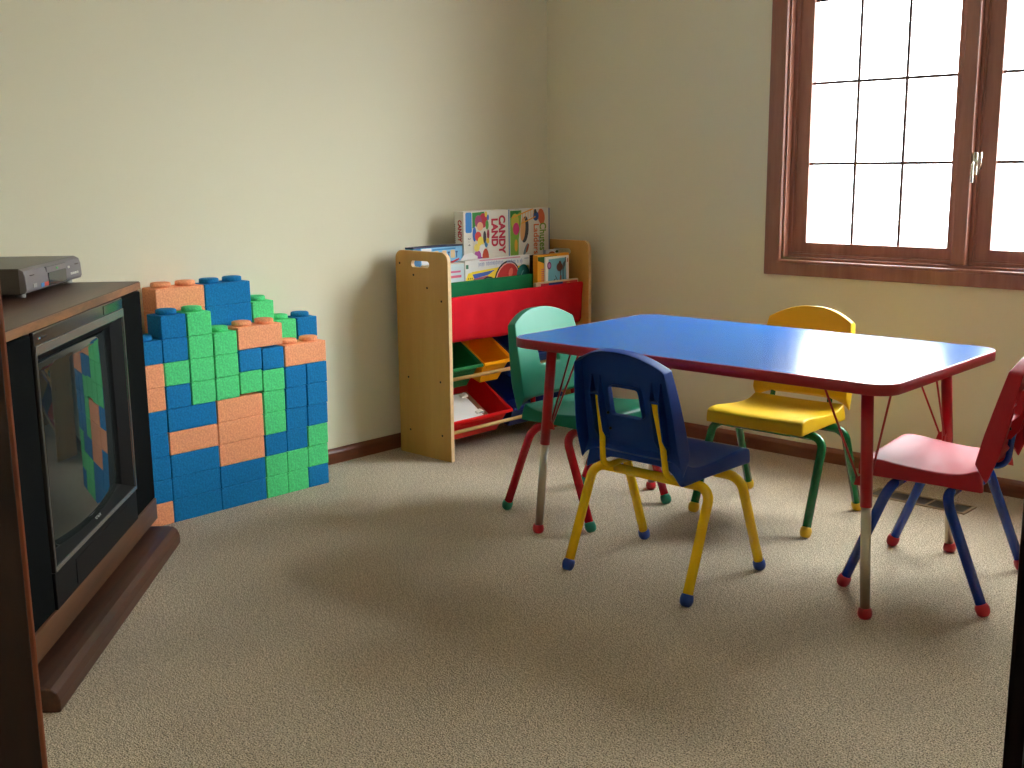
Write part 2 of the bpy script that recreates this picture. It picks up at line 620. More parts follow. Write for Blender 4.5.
for a, b in ((WX0 + 0.012, PX0 - 0.002), (PX1 + 0.002, WX1 - 0.012)):
    bm = B()
    ring(bm, a, b, WZ0 + 0.012, WZ1 - 0.012, (0.066, 0.030, 0.052, 0.052) if a < PX0 else (0.066, 0.052, 0.052, 0.052), YB + 0.034, YB + 0.072, FY)
    s = obj('sash', bm, M['win_z'], win, bevel=0.003)
    ga, gb = a + 0.060, b - (0.024 if a < PX0 else 0.046)
    bm = B()
    box(bm, ga, gb, YB + 0.050, YB + 0.054, WZ0 + 0.058, WZ1 - 0.058)
    obj('glass_pane', bm, M['glass'], s)
    bm = B()
    ia, ib = a + 0.066, b - (0.030 if a < PX0 else 0.052)
    for k in (1, 2):
        x = ia + (ib - ia) * k / 3
        box(bm, x - 0.005, x + 0.005, YB + 0.044, YB + 0.0495, WZ0 + 0.064, WZ1 - 0.064)
    for z in (1.117, 1.408, 1.700):
        box(bm, ia, ib, YB + 0.0445, YB + 0.0493, z - 0.005, z + 0.005)
    obj('grille', bm, M['win_dark'], s)
bm = B()
box(bm, PX1 + 0.004, PX1 + 0.020, YB - 0.004, YB + 0.02, 1.075, 1.150)
tube(bm, fillet([(PX1 + 0.012, YB - 0.004, 1.120), (PX1 + 0.012, YB - 0.022, 1.116), (PX1 + 0.014, YB - 0.026, 1.050)], 0.012), 0.0045, 10)
obj('latch', bm, M['brass'], win, bevel=0.002)
bm = B()
tube(bm, [(PX1 + 0.026, YB + 0.01, 1.095), (PX1 + 0.034, YB - 0.012, 1.150)], 0.004, 8)
obj('latch_lever', bm, M['brass'], win)

# ------------------------------------------------------------------ foam blocks
U, BH = 0.0888, 0.0747
GAP = 0.0004


def block_mesh(n, m):
    bm = B()
    w, t, dpt = U * n - 0.0012, 0.008, 0.022
    x0, x1, y0, y1, z1 = -U + 0.0006, -0.0006, 0.0006, 0.0006 + w, BH - GAP
    # shell: outer box with an open recess below
    O = [(x0, y0), (x1, y0), (x1, y1), (x0, y1)]
    I = [(x0 + t, y0 + t), (x1 - t, y0 + t), (x1 - t, y1 - t), (x0 + t, y1 - t)]
    ob = [bm.verts.new((x, y, 0)) for x, y in O]
    ot = [bm.verts.new((x, y, z1)) for x, y in O]
    ib = [bm.verts.new((x, y, 0)) for x, y in I]
    it = [bm.verts.new((x, y, dpt)) for x, y in I]
    bm.faces.new(ot)
    bm.faces.new(it[::-1])
    for i in range(4):
        j = (i + 1) % 4
        bm.faces.new((ob[i], ob[j], ot[j], ot[i]))
        bm.faces.new((ob[j], ob[i], ib[i], ib[j]))
        bm.faces.new((ib[j], ib[i], it[i], it[j]))
    for k in range(n):
        c = (-U / 2, U * (k + 0.5), z1 - 0.0002)
        lathe(bm, [(0.0315, 0), (0.0325, 0.004), (0.0322, 0.0135), (0.0305, 0.0165), (0.0, 0.0168)], c, n=28)
    me = bpy.data.meshes.new('foam_block')
    bmesh.ops.recalc_face_normals(bm, faces=bm.faces[:])
    bm.to_mesh(me)
    bm.free()
    me.materials.append(m)
    return me


BM_ = {(n, c): block_mesh(n, M[c]) for n in (1, 2) for c in ('orange', 'blue', 'green')}
XFRONT, Y0 = -3.166, 1.760
ORD = ['bottom', 'second', 'third', 'fourth', 'fifth', 'sixth', 'seventh', 'eighth', 'ninth', 'tenth']


def block(n, c, y, row, label, x=XFRONT, dz=0.0, group='foam blocks of the front row', jit=0.0014):
    o = bpy.data.objects.new('foam_block', BM_[(n, c)])
    COL.objects.link(o)
    spread = max(0.0, (y - Y0) / U / 6.0) * row * 0.0024 if x == XFRONT else 0.0     # columns fan out a little higher up
    o.location = (x + random.uniform(-jit, jit), y + spread + random.uniform(-0.0002, 0.0002), row * BH + dz)
    b = o.modifiers.new('bevel', 'BEVEL')
    b.width = 0.0040
    b.segments = 3
    b.limit_method = 'ANGLE'
    b.angle_limit = math.radians(50)
    tag(o, label, 'foam block', group)
    return o


CN = {1: 'column beside the television', 2: 'second column from television', 3: 'third column from television', 4: 'fourth column from television', 5: 'fourth column from bookshelf end', 6: 'third column from bookshelf end', 7: 'second column from bookshelf end', 8: 'column at bookshelf end'}


def lab(row, n, c, col, top=False):
    size = 'long' if n == 2 else 'single'
    h = 'bottom' if row == 0 else (ORD[row] + ' up')
    return size, c, h


L_, O_, G_, B_ = 2, 'orange', 'green', 'blue'
front = {
    1: [B_ if False else O_, B_, B_, B_, B_, O_, O_, B_],
    6: [G_, G_, B_, G_, G_, G_, B_],
    7: [G_, G_, B_, B_, B_, B_],
    8: [B_, G_, G_, B_, B_, B_],
}
for col, rows in front.items():
    for r, c in enumerate(rows):
        block(1, c, Y0 + (col - 2) * U, r, 'single %s foam block, %s in the %s' % (c, 'at the bottom' if r == 0 else ORD[r] + ' up', CN[col]))
for r, c in enumerate([B_, B_, B_, O_, B_]):
    block(2, c, Y0, r, 'long %s foam block, %s, across second and third columns from television' % (c, 'at bottom' if r == 0 else ORD[r] + ' up'))
for k, c in enumerate([B_, G_, B_, B_]):
    block(1, c, Y0, 5 + k, 'single %s foam block, %s in the %s' % (c, ORD[5 + k] + ' up', CN[2]))
for k, c in enumerate([G_, G_, G_, G_]):
    block(1, c, Y0 + U, 5 + k, 'single %s foam block, %s in the %s' % (c, ORD[5 + k] + ' up', CN[3]))
for r, c in enumerate([B_, B_, O_, O_, O_]):
    block(2, c, Y0 + 2 * U, r, 'long %s foam block, %s, across fourth and fifth columns from television' % (c, 'at bottom' if r == 0 else ORD[r] + ' up'))
for k, c in enumerate([G_, G_, G_]):
    block(1, c, Y0 + 2 * U, 5 + k, 'single %s foam block, %s in the %s' % (c, ORD[5 + k] + ' up', CN[4]))
block(1, G_, Y0 + 3 * U, 5, 'single green foam block sitting loose above three long orange blocks', dz=0.007)
block(1, B_, Y0 + 3 * U, 6, 'single blue foam block on the loose green one, under a long orange block', dz=0.007)
block(2, O_, Y0 + 3 * U, 7, 'long orange foam block with two studs, topping the middle of the front row', dz=0.007)
block(2, O_, Y0 + 5 * U, 6, 'long orange foam block with two studs, topping the front row\'s bookshelf end')
# second row behind, against the wall
XBACK = XFRONT - U - 0.006
HID = 'foam blocks hidden in the back row'
HL = 'foam block hidden low in the back row behind the front blocks'


def back(n, c, y, row, label=None):
    block(n, c, y, row, label or HL, XBACK, group=HID if label is None else 'foam blocks topping the back row', jit=0.0006)


YA = 1.801
for r in range(7):
    back(2, (B_, O_, G_)[r % 3] if r < 6 else G_, YA, r)
back(1, G_, YA, 7, 'single green foam block low under two long orange ones, back row by television')
back(1, G_, YA + U, 7)
back(2, O_, YA, 8, 'long orange foam block under the topmost long orange one in the back row')
back(2, O_, YA, 9, 'long orange foam block with two studs, topmost in the back row by television')
for r in range(8):
    back(2, (O_, B_, G_)[r % 3], YA + 2 * U, r)
back(2, B_, YA + 2 * U, 8, 'long blue foam block under the topmost long blue one in the back row')
back(2, B_, YA + 2 * U, 9, 'long blue foam block with two studs, topmost in the back row')
for r in range(7):
    back(2, (G_, B_, O_)[r % 3], YA + 4 * U + 0.003, r)
back(1, G_, YA + 4 * U + 0.003, 7)
back(1, G_, YA + 4 * U + 0.003, 8, 'single green foam block topping the back row just beside the topmost blue ones')
back(1, G_, YA + 5 * U + 0.005, 7, 'single green foam block topping the back row next to the lone blue one')
for r in range(7):
    back(1, (B_, G_)[r % 2], YA + 6 * U + 0.008, r)
back(1, B_, YA + 6 * U + 0.008, 7, 'single blue foam block topping the bookshelf end of the back row')

# ------------------------------------------------------------------ console television
UU, NN = (-0.727, 0.687), (0.687, 0.727)
ROT = math.atan2(UU[1], UU[0])


def tvloc(u, n, z=0.0):
    return (u * UU[0] + n * NN[0], u * UU[1] + n * NN[1], z)


tv = thing('console_television', 'large wooden console television with black speaker panels standing across the corner', 'television', tvloc(2.767, -0.908), ROT)
XZ = lambda u, v, w: (u, w, v)
bm = B()
prism(bm, [(-0.076, 0), (-0.076, 0.026), (-0.070, 0.043), (-0.058, 0.053), (-0.042, 0.056), (0.36, 0.056), (0.36, 0)], lambda u, v, w: (w, u, v), -0.543, 0.543)
obj('plinth', bm, M['oak_tv'], tv, bevel=0.004)
obj('plinth_recess', mbox(-0.53, 0.53, 0.012, 0.40, 0.056, 0.074), M['black'], tv)  # set-back block, the gap's shade put in as black
bm = B()
box(bm, -0.567, 0.567, 0.050, 0.445, 0.073, 0.777)
box(bm, -0.567, -0.549, 0.0, 0.050, 0.138, 0.777)
box(bm, 0.549, 0.567, 0.0, 0.050, 0.138, 0.777)
obj('cabinet', bm, M['oak_rail'], tv, bevel=0.002)
obj('front_rail', mbox(-0.567, 0.567, -0.006, 0.050, 0.073, 0.138), M['oak_rail'], tv, bevel=0.002)
obj('cabinet_top', mbox(-0.567, 0.567, -0.004, 0.447, 0.777, 0.800), [M['oak_tv']], tv, bevel=0.0025)
obj('top_edge', mbox(-0.565, 0.565, -0.0055, -0.0035, 0.778, 0.7975), M['oak_edge'], tv)
for a, b in ((-0.566, -0.320), (0.354, 0.566)):
    bm = B()
    box(bm, a, b, -0.004, 0.049, 0.139, 0.772)
    obj('speaker_panel', bm, M['black_cloth'], tv, bevel=0.006, seg=3)
BZ0, BZ1 = 0.228, 0.7765
bm = B()
ring(bm, -0.338, 0.336, BZ0, BZ1, (0.014, 0.018, 0.012, 0.038), -0.010, 0.0, XZ)
bz = obj('bezel', bm, M['bezel'], tv, bevel=0.002)
bm = B()
ring(bm, -0.337, 0.335, BZ0 + 0.001, BZ1 - 0.030, (0.0035, 0.0035, 0.012, 0.022), -0.0125, -0.007, XZ)
obj('silver_trim', bm, M['silver'], bz, bevel=0.0012)
bm = B()                                                   # dark sloping surround between bezel and tube
for w0, w1, ya, yb in ((0.0, 0.034, -0.009, 0.016), (0.034, 0.046, 0.016, 0.032)):
    P = []
    for q, y in ((w0, ya), (w1, yb)):        # q: distance in from the bezel's inner edge
        k = 1.0 if q else 0.0
        P.append([bm.verts.new(p) for p in ((-0.325 + q * 0.6, y, 0.240 + q * 0.5), (0.319 - q, y, 0.240 + q * 0.5), (0.319 - q, y, 0.729 - q * 0.7), (-0.325 + q * 0.6, y, 0.729 - q * 0.7))])
    for i in range(4):
        j = (i + 1) % 4
        bm.faces.new((P[0][i], P[0][j], P[1][j], P[1][i]))
bmesh.ops.recalc_face_normals(bm, faces=bm.faces[:])
obj('tube_surround', bm, M['bezel_dull'], bz, solid=0.002)
bm = B()
nx, nz = 24, 18
G = [[None] * (nz + 1) for _ in range(nx + 1)]
for i in range(nx + 1):
    for j in range(nz + 1):
        s, t = i / nx * 2 - 1, j / nz * 2 - 1
        # slightly pin-cushioned picture tube outline, bulging towards the viewer
        x = -0.012 + s * (0.291 - 0.004 * t * t)
        z = 0.4800 + t * (0.222 - 0.010 * (s * s - 0.5))
        G[i][j] = bm.verts.new((x, 0.001 + 0.020 * s * s + 0.002 * t * t, z))
for i in range(nx):
    for j in range(nz):
        bm.faces.new((G[i][j], G[i + 1][j], G[i + 1][j + 1], G[i][j + 1]))
obj('screen', bm, M['screen'], tv, smooth=True, solid=0.004)
obj('control_panel', mbox(-0.338, 0.336, -0.009, 0.0, 0.140, 0.2265), M['bezel_dull'], tv, bevel=0.002)
obj('control_flap', mbox(-0.20, 0.24, -0.0105, -0.008, 0.150, 0.212), M['bezel_dull'], tv, bevel=0.001)
bm = B()
box(bm, 0.165, 0.328, -0.0112, -0.009, 0.750, 0.772)
obj('receiver_window', bm, M['vcr_win'], bz)
for i, c in enumerate(((200, 40, 40), (60, 170, 70), (60, 110, 210))):
    bm = B()
    lathe(bm, [(0.0022, 0), (0.0022, 0.0006)], (-0.312 + i * 0.0052, -0.010, 0.760), (0, -1, 0), 10)
    obj('colour_dot', bm, ink(*c), bz)
text('Trinitron', 0.011, M['silver'], bz, frame_matrix((-0.295, -0.0105, 0.760), (1, 0, 0), (0, 0, 1)))
text('SONY', 0.016, ink(176, 174, 170), bz, frame_matrix((0.02, -0.0015, 0.2470), (1, 0, 0), (0, 0.62, 0.78)), ax='CENTER')

for o in tv.children:                                       # the tube unit sits a little nearer the wall end of the cabinet
    if o.name.split('.')[0] in ('bezel', 'screen', 'control_panel', 'control_flap'):
        o.location.x = 0.018

# ------------------------------------------------------------------ video recorder on it
vcr = thing('video_recorder', 'grey video cassette recorder standing on top of the wooden console television', 'video recorder', tvloc(3.1215, -1.076, 0.8003), ROT)
HW = 0.2175
obj('case', mbox(-HW, HW, 0.010, 0.245, 0.010, 0.077), M['vcr'], vcr, bevel=0.003)
bm = B()
prism(bm, [(0.012, 0.012), (-0.002, 0.014), (-0.006, 0.022), (-0.004, 0.056), (0.000, 0.070), (0.012, 0.0765)], lambda u, v, w: (w, u, v), -HW - 0.002, HW + 0.002)
fp = obj('front_panel', bm, M['vcr_front'], vcr, bevel=0.0015)


def fx(t):
    return -HW + 2 * HW * t


for nm, a, b, z0, z1, mm in (('display_window', 0.37, 0.69, 0.018, 0.052, M['vcr_win']), ('cassette_flap', 0.35, 0.70, 0.0545, 0.067, M['vcr_front']),
                             ('power_button', 0.10, 0.16, 0.024, 0.034, M['rubber'])):
    obj(nm, mbox(fx(a), fx(b), -0.0072 if z0 < 0.05 else -0.0055, 0.004, z0, z1), mm, fp, bevel=0.0008)
obj('flap_gap', mbox(fx(0.345), fx(0.705), -0.0042, 0.004, 0.067, 0.0682), M['black'], fp)
for i in range(4):
    obj('button', mbox(fx(0.785 + i * 0.04), fx(0.803 + i * 0.04), -0.0080, 0.0, 0.030, 0.036), M['white'], fp, bevel=0.0008)
obj('button', mbox(fx(0.745), fx(0.765), -0.0070, 0.0, 0.050, 0.056), M['white'], fp, bevel=0.0008)
for a, b, z0, z1, c in ((0.235, 0.285, 0.020, 0.030, (40, 130, 190)), (0.29, 0.36, 0.020, 0.030, (214, 78, 60)), (0.52, 0.545, 0.0575, 0.062, (60, 170, 80))):
    obj('sticker', mbox(fx(a), fx(b), -0.0068, -0.004, z0, z1), ink(*c), fp)
for a in (0.07, 0.885):
    bm = B()
    for k in range(6):
        box(bm, fx(a + 0.012 * k), fx(a + 0.012 * k + 0.008), -0.0053, -0.003, 0.0555, 0.0575)
    obj('marking', bm, M['silver'], fp)
for x in (-HW + 0.035, HW - 0.035):
    for y in (0.025, 0.215):
        bm = B()
        lathe(bm, [(0.012, 0), (0.013, 0.003), (0.013, 0.011)], (x, y, 0), n=16)
        obj('foot', bm, M['rubber'], vcr)

# ------------------------------------------------------------------ bookshelf with slings and bins
SX0, SX1, SY0, SY1, SH = -3.325, -3.030, 2.865, 3.710, 0.806
PT = 0.017
shelf = thing('toy_organizer', 'birch wood book rack with red and green fabric pockets standing in the corner', 'toy rack', (0, 0, 0))
shelf.location = (SX0, SY0, 0)


def sp(x, y, z):
    return (x - SX0, y - SY0, z)


def panel(y0, y1):
    bm = B()
    # rounded top corners and a hand hole: outline and hole bridged
    out = []
    r = 0.035
    for cx, a in ((SX1 - r, 0), (SX0 + r, 90)):
        for k in range(7):
            t = math.radians(a + 90 * k / 6)
            out.append((cx + r * math.cos(t), SH - r + r * math.sin(t)))
    out += [(SX0, 0), (SX1, 0)]
    hole = rrect(-3.234, -3.132, 0.744, 0.769, 0.0122, 6)
    faces = []
    for y in (y0, y1):
        ev = []
        lo = [bm.verts.new(sp(x, y, z)) for x, z in out]
        lh = [bm.verts.new(sp(x, y, z)) for x, z in hole]
        ed = []
        for L in (lo, lh):
            for i in range(len(L)):
                ed.append(bm.edges.new((L[i], L[(i + 1) % len(L)])))
        bmesh.ops.triangle_fill(bm, edges=ed, use_beauty=True, use_dissolve=False)
        faces.append((lo, lh))
    for L0, L1 in zip(faces[0], faces[1]):
        n = len(L0)
        for i in range(n):
            f = bm.faces.new((L0[i], L0[(i + 1) % n], L1[(i + 1) % n], L1[i]))
            f.material_index = 1
    bmesh.ops.recalc_face_normals(bm, faces=bm.faces[:])
    return bm


RAILS = [(-3.300, 0.756), (-3.222, 0.714), (-3.146, 0.668), (-3.068, 0.622)]
BINR = [(-3.267, 0.309), (-3.083, 0.310), (-3.263, 0.097), (-3.079, 0.099)]
for y0, y1 in ((SY0, SY0 + PT), (SY1 - PT, SY1)):
    pnl = obj('side_panel', panel(y0, y1), [M['birch'], M['birch_edge']], shelf, bevel=0.0012)
    for x, z in RAILS + BINR:
        bm = B()
        c = sp(x, y0 if y0 < 3 else y1, z)
        lathe(bm, [(0.0045, -0.0005), (0.0045, 0.0008), (0.003, 0.0012), (0.0, 0.0005)], c, (0, -1 if y0 < 3 else 1, 0), 12)
        obj('screw', bm, M['screw'], pnl)
for x, z in RAILS + BINR:
    bm = B()
    tube(bm, [sp(x, SY0 + PT, z), sp(x, SY1 - PT, z)], 0.0075, 12)
    obj('dowel', bm, M['dowel'], shelf)


def sling(nm, m, ra, rb, zb, label):
    """A fabric pocket hung between two rails, front one ra, back one rb."""
    (xa, za), (xb, zb_) = ra, rb
    R = 0.0088
    prof = []
    # from behind the front rail, over its top, down its front, to the bottom fold, up to the back rail
    for a in (160, 130, 100, 70, 40, 10):
        t = math.radians(a)
        prof.append((xa + R * math.cos(t), za + R * math.sin(t)))
    xm = xa - 0.036
    prof += [(xa + 0.005, za - 0.05), (xa + 0.002, za - 0.10), (xa - 0.003, zb + 0.015), (xa - 0.012, zb), (xm - 0.004, zb - 0.002),
             (xb - 0.001, zb + 0.016), (xb - 0.005, zb + 0.06), (xb - 0.007, zb_ - 0.06), (xb - R - 0.0012, zb_ - 0.012), (xb - R - 0.0016, zb_)]
    bm = B()
    ya, yb = SY0 + PT + 0.003, SY1 - PT - 0.003
    ny = 40
    rows = []
    for j in range(ny + 1):
        y = ya + (yb - ya) * j / ny
        row = []
        for i, (x, z) in enumerate(prof):
            w = 1.0 if 6 <= i <= 9 else 0.0               # soft hanging folds in the front cloth
            f = 0.0055 * w * (math.sin(23 * y + 2.1 * i * 0.2) * 0.6 + math.sin(57 * y + 0.7) * 0.4)
            sag = -0.006 * math.sin(PI * j / ny) * (1 if i in (8, 9, 10, 11) else 0)
            row.append(bm.verts.new(sp(x + f, y, z + sag)))
        rows.append(row)
    for A, C in zip(rows, rows[1:]):
        for i in range(len(prof) - 1):
            bm.faces.new((A[i], C[i], C[i + 1], A[i + 1]))
    o = obj(nm, bm, m, shelf, smooth=True, solid=0.0012)
    o['label'] = label
    return o


sling('fabric_pocket', M['red_cloth'], RAILS[3], RAILS[2], 0.458, 'red canvas pocket in front')
sling('fabric_pocket', M['green_cloth'], RAILS[2], RAILS[1], 0.50, 'green canvas pocket behind the red one')
sling('fabric_pocket', M['blue_cloth'], RAILS[1], RAILS[0], 0.538, 'blue canvas pocket at the back')


def bin_(label, m, y0, y1, zr, cat='bin'):
    """A tilted plastic bin hung on two dowels: front rim at zr."""
    b = thing('toy_bin', label, cat, (-3.18, (y0 + y1) / 2, zr - 0.086), 0, 'plastic bins of the toy rack')
    o = Vector(b.location)
    hw = (y1 - y0) / 2 - 0.002
    top = [(-3.068, zr), (-3.288, zr + 0.150)]
    bot = [(-3.116, zr - 0.086), (-3.286, zr - 0.031)]
    bm = B()

    def ringv(d, zo, hws, src, kx=0.0):
        (xf, zf), (xb_, zb_) = src
        return [bm.verts.new(Vector(p) - Vector((o.x, 0, o.z))) for p in ((xf + kx, -hws, zf + zo), (xf + kx, hws, zf + zo), (xb_ - kx, hws, zb_ + zo), (xb_ - kx, -hws, zb_ + zo))]
    r0 = ringv(0, -0.009, hw, top, 0.018)
    r1 = ringv(0, 0.001, hw, top, 0.018)
    r1b = ringv(0, 0.004, hw - 0.003, top, 0.013)
    r2 = ringv(0, 0.0, hw - 0.010, top)
    r3 = ringv(0, 0.0, hw - 0.034, bot)
    for A, C in ((r0, r1), (r1, r1b), (r1b, r2), (r2, r3)):
        for i in range(4):
            j = (i + 1) % 4
            bm.faces.new((A[i], A[j], C[j], C[i]))
    bm.faces.new(r3[::-1])
    bmesh.ops.recalc_face_normals(bm, faces=bm.faces[:])
    obj('bin_body', bm, m, b, solid=0.0022, bevel=0.003, seg=2)
    bm = B()                                               # label ledge on the front face
    box(bm, -3.0815 - o.x, -3.0775 - o.x, -hw * 0.55, hw * 0.55, zr - 0.026 - o.z, zr - 0.014 - o.z)
    obj('front_ledge', bm, m, b, bevel=0.0008)
    return b


bin_('narrow green plastic bin in the upper tier beside the birch side panel', M['bin_green'], 2.884, 3.070, 0.356)
bin_('narrow yellow plastic bin in the upper tier of the toy rack', M['bin_yellow'], 3.073, 3.246, 0.356)
bin_('wide blue plastic bin in the upper tier behind the green chair', M['bin_blue'], 3.250, 3.580, 0.356)
bin_('wide red plastic bin in the lower tier holding a clipboard', M['bin_red'], 2.884, 3.236, 0.147)
bin_('wide blue plastic bin in the lower tier behind the green chair', M['bin_blue'], 3.240, 3.576, 0.147)

clip = thing('clipboard', 'brown clipboard with white paper lying in the red bin', 'clipboard', (-3.165, 3.025, 0.164), 0)
clip.rotation_euler = (0, math.radians(31), 0)
obj('board', mbox(-0.085, 0.090, -0.100, 0.128, -0.002, 0.002), M['oak_edge'], clip, bevel=0.001)
obj('sheet', mbox(-0.078, 0.086, -0.096, 0.098, 0.0022, 0.0032), M['paper'], clip)
for x in (-0.060, 0.045):
    bm = B()
    prism(bm, [(0.068, 0.0033), (0.110, 0.0033), (0.104, 0.013), (0.088, 0.018), (0.072, 0.010)], lambda u, v, w: (w, u, v), x - 0.008, x + 0.008)
    obj('clip', bm, M['paper'], clip, bevel=0.001)


# ---------------- boxes and books in the pockets
def carton(name, label, cat, x0, x1, y0, y1, z0, z1, m, group='games and books in the fabric pockets', lean=0.0):
    t = thing(name, label, cat, (x1, (y0 + y1) / 2, z0), 0, group)
    t.rotation_euler = (0, lean, 0)
    obj('carton', mbox(x0 - x1, 0, -(y1 - y0) / 2, (y1 - y0) / 2, 0, z1 - z0), m, t, bevel=0.0015)
    t['w'] = y1 - y0
    return t


WH = M['white']
bx, y0, y1, z0, z1 = -3.236, 3.153, 3.414, 0.556, 0.9435
cl = carton('board_game_box', 'white board game box with dark pink lettering and jumbled colourful art, in back pocket', 'board game', bx - 0.053, bx, y0, y1, z0, z1, WH)
W_, H_ = y1 - y0, z1 - z0
fu, fv = (0, 1, 0), (0, 0, 1)                              # face axes seen from the room: +y runs right
FO = (0, -W_ / 2, 0)
random.seed(3)
sh = [(rrect(0.0, W_, 0.0, H_, 0.004), ink(226, 220, 208)), (rrect(0.010, 0.046, H_ - 0.086, H_ - 0.004, 0.008), ink(40, 130, 205)),
      ([(0.050, 0.03), (0.050, H_ - 0.006), (0.125, H_ - 0.004), (0.150, H_ - 0.03), (0.158, H_ - 0.075), (0.150, H_ - 0.13), (0.140, H_ - 0.19), (0.150, H_ - 0.25), (0.160, 0.06), (0.150, 0.03)], ink(214, 206, 190)),
      ([(0.050, H_ - 0.006), (0.050, H_ - 0.07), (0.090, H_ - 0.05), (0.130, H_ - 0.02), (0.125, H_ - 0.004)], ink(40, 130, 50))]
for (cx, cy, rx, ry, c) in ((0.118, 0.348, 0.026, 0.030, (196, 30, 60)), (0.088, 0.345, 0.022, 0.026, (170, 60, 110)), (0.098, 0.325, 0.020, 0.018, (232, 170, 130)), (0.142, 0.330, 0.010, 0.020, (80, 150, 60)),
                            (0.062, 0.295, 0.012, 0.030, (40, 100, 190)), (0.085, 0.285, 0.020, 0.020, (216, 60, 50)), (0.100, 0.262, 0.020, 0.022, (236, 210, 80)), (0.126, 0.280, 0.010, 0.026, (60, 50, 60)),
                            (0.148, 0.290, 0.008, 0.022, (150, 40, 60)), (0.135, 0.252, 0.010, 0.014, (60, 130, 180)), (0.145, 0.265, 0.010, 0.012, (230, 190, 50)), (0.110, 0.225, 0.024, 0.028, (236, 232, 226)),
                            (0.080, 0.205, 0.022, 0.024, (184, 84, 160)), (0.062, 0.185, 0.016, 0.022, (240, 180, 170)), (0.100, 0.180, 0.020, 0.022, (150, 70, 150)), (0.130, 0.190, 0.022, 0.045, (200, 70, 34)),
                            (0.118, 0.165, 0.014, 0.018, (240, 190, 150)), (0.140, 0.130, 0.020, 0.022, (170, 40, 40)), (0.085, 0.140, 0.016, 0.030, (40, 120, 50)), (0.064, 0.140, 0.012, 0.018, (220, 120, 40)),
                            (0.105, 0.125, 0.020, 0.014, (90, 150, 60)), (0.075, 0.240, 0.018, 0.016, (226, 206, 96)), (0.135, 0.373, 0.008, 0.012, (236, 200, 60)), (0.147, 0.360, 0.007, 0.012, (50, 110, 190))):
    sh.append((ell(cx, cy, rx, ry, 14), ink(*c)))
sh = sh[:2] + [([(0.049 + (a - 0.05) * 0.92, b) for a, b in p], m) for p, m in sh[2:]]
art('cover_print', cl, sh, FO, fu, fv)
dn, rt = (0, 0, -1), (0, 1, 0)
text('CANDY', 0.052, ink(196, 36, 66), cl, frame_matrix((0.0022, W_ / 2 - 0.040, H_ - 0.022), dn, rt), 'title_lettering', 1, 0.0026, fit=(0.160, 0.040))
text('LAND', 0.052, ink(196, 36, 66), cl, frame_matrix((0.0022, W_ / 2 - 0.084, H_ - 0.034), dn, rt), 'title_lettering', 1, 0.0026, fit=(0.114, 0.039))
text('2 - 4', 0.018, ink(90, 86, 84), cl, frame_matrix((0.0022, -W_ / 2 + 0.028, H_ - 0.105), dn, rt), 'small_lettering')
text('CANDY', 0.036, ink(190, 30, 50), cl, frame_matrix((-0.022, -W_ / 2 - 0.0006, H_ - 0.034), (0, 0, -1), (1, 0, 0)), 'spine_lettering', 1, 0.0016, fit=(0.088, 0.022))
bm = B()
for k in range(24):
    zz = H_ - 0.05 - k * 0.008
    box(bm, -0.052, -0.048, -W_ / 2 - 0.0008, -W_ / 2, zz - 0.005, zz)
obj('small_print', bm, ink(110, 108, 104), cl)

y0, y1 = 3.417, 3.677
cu = carton('board_game_box', 'white board game box with green and orange lettering and a drawn ladder', 'board game', bx - 0.053, bx - 0.002, y0, y1, z0, 0.942, ink(206, 212, 216))
W_, H_ = y1 - y0, 0.942 - z0
FO = (0, -W_ / 2, 0)
sh = [(rrect(0.006, W_ - 0.008, 0, H_, 0.002), ink(222, 218, 206)), ([(0, 0), (0.006, 0), (0.006, H_), (0, H_)], ink(60, 120, 180)), ([(W_ - 0.007, 0), (W_, 0), (W_, H_), (W_ - 0.007, H_)], ink(70, 110, 160)),
      ([(0.010, H_ - 0.005), (0.010, 0.05), (0.095, 0.05), (0.085, 0.13), (0.060, 0.18), (0.062, 0.26), (0.075, H_ - 0.06), (0.080, H_ - 0.005)], ink(130, 176, 60)),
      ([(0.010, H_ - 0.005), (0.010, H_ - 0.035), (0.050, H_ - 0.022), (0.080, H_ - 0.005)], ink(30, 130, 50)), (ell(0.040, 0.335, 0.024, 0.034), ink(196, 190, 70)), (ell(0.046, 0.305, 0.020, 0.026), ink(216, 60, 120)),
      (ell(0.100, 0.300, 0.024, 0.056, rot=-0.1), ink(52, 56, 62)), (ell(0.088, 0.302, 0.016, 0.050, rot=-0.1), ink(226, 168, 110)), (ell(0.045, 0.235, 0.010, 0.026), ink(236, 170, 50)),
      (ell(0.050, 0.165, 0.020, 0.032, rot=-0.5), ink(90, 116, 130)), (ell(0.105, 0.215, 0.008, 0.030, rot=-0.5), ink(110, 130, 140)), (ell(0.116, 0.220, 0.006, 0.020, rot=-0.4), ink(170, 80, 50)),
      (ell(0.070, 0.125, 0.022, 0.022), ink(150, 186, 60)), (ell(0.085, 0.115, 0.012, 0.014), ink(226, 150, 70)), (ell(0.035, 0.125, 0.010, 0.016), ink(180, 60, 50)),
      (ell(0.205, H_ - 0.035, 0.022, 0.034, rot=0.2), ink(216, 110, 70)), (ell(0.170, H_ - 0.032, 0.018, 0.020), ink(40, 80, 150)), (ell(0.166, H_ - 0.012, 0.008, 0.010), ink(60, 70, 60))]
for (a, b) in (((0.018, 0.352), (0.150, 0.385)), ((0.075, 0.325), (0.168, 0.352))):
    dx, dy = b[0] - a[0], b[1] - a[1]
    sh.append(([(a[0], a[1] - 0.0028), (b[0], b[1] - 0.0028), (b[0], b[1] + 0.0028), (a[0], a[1] + 0.0028)], ink(232, 160, 50)))
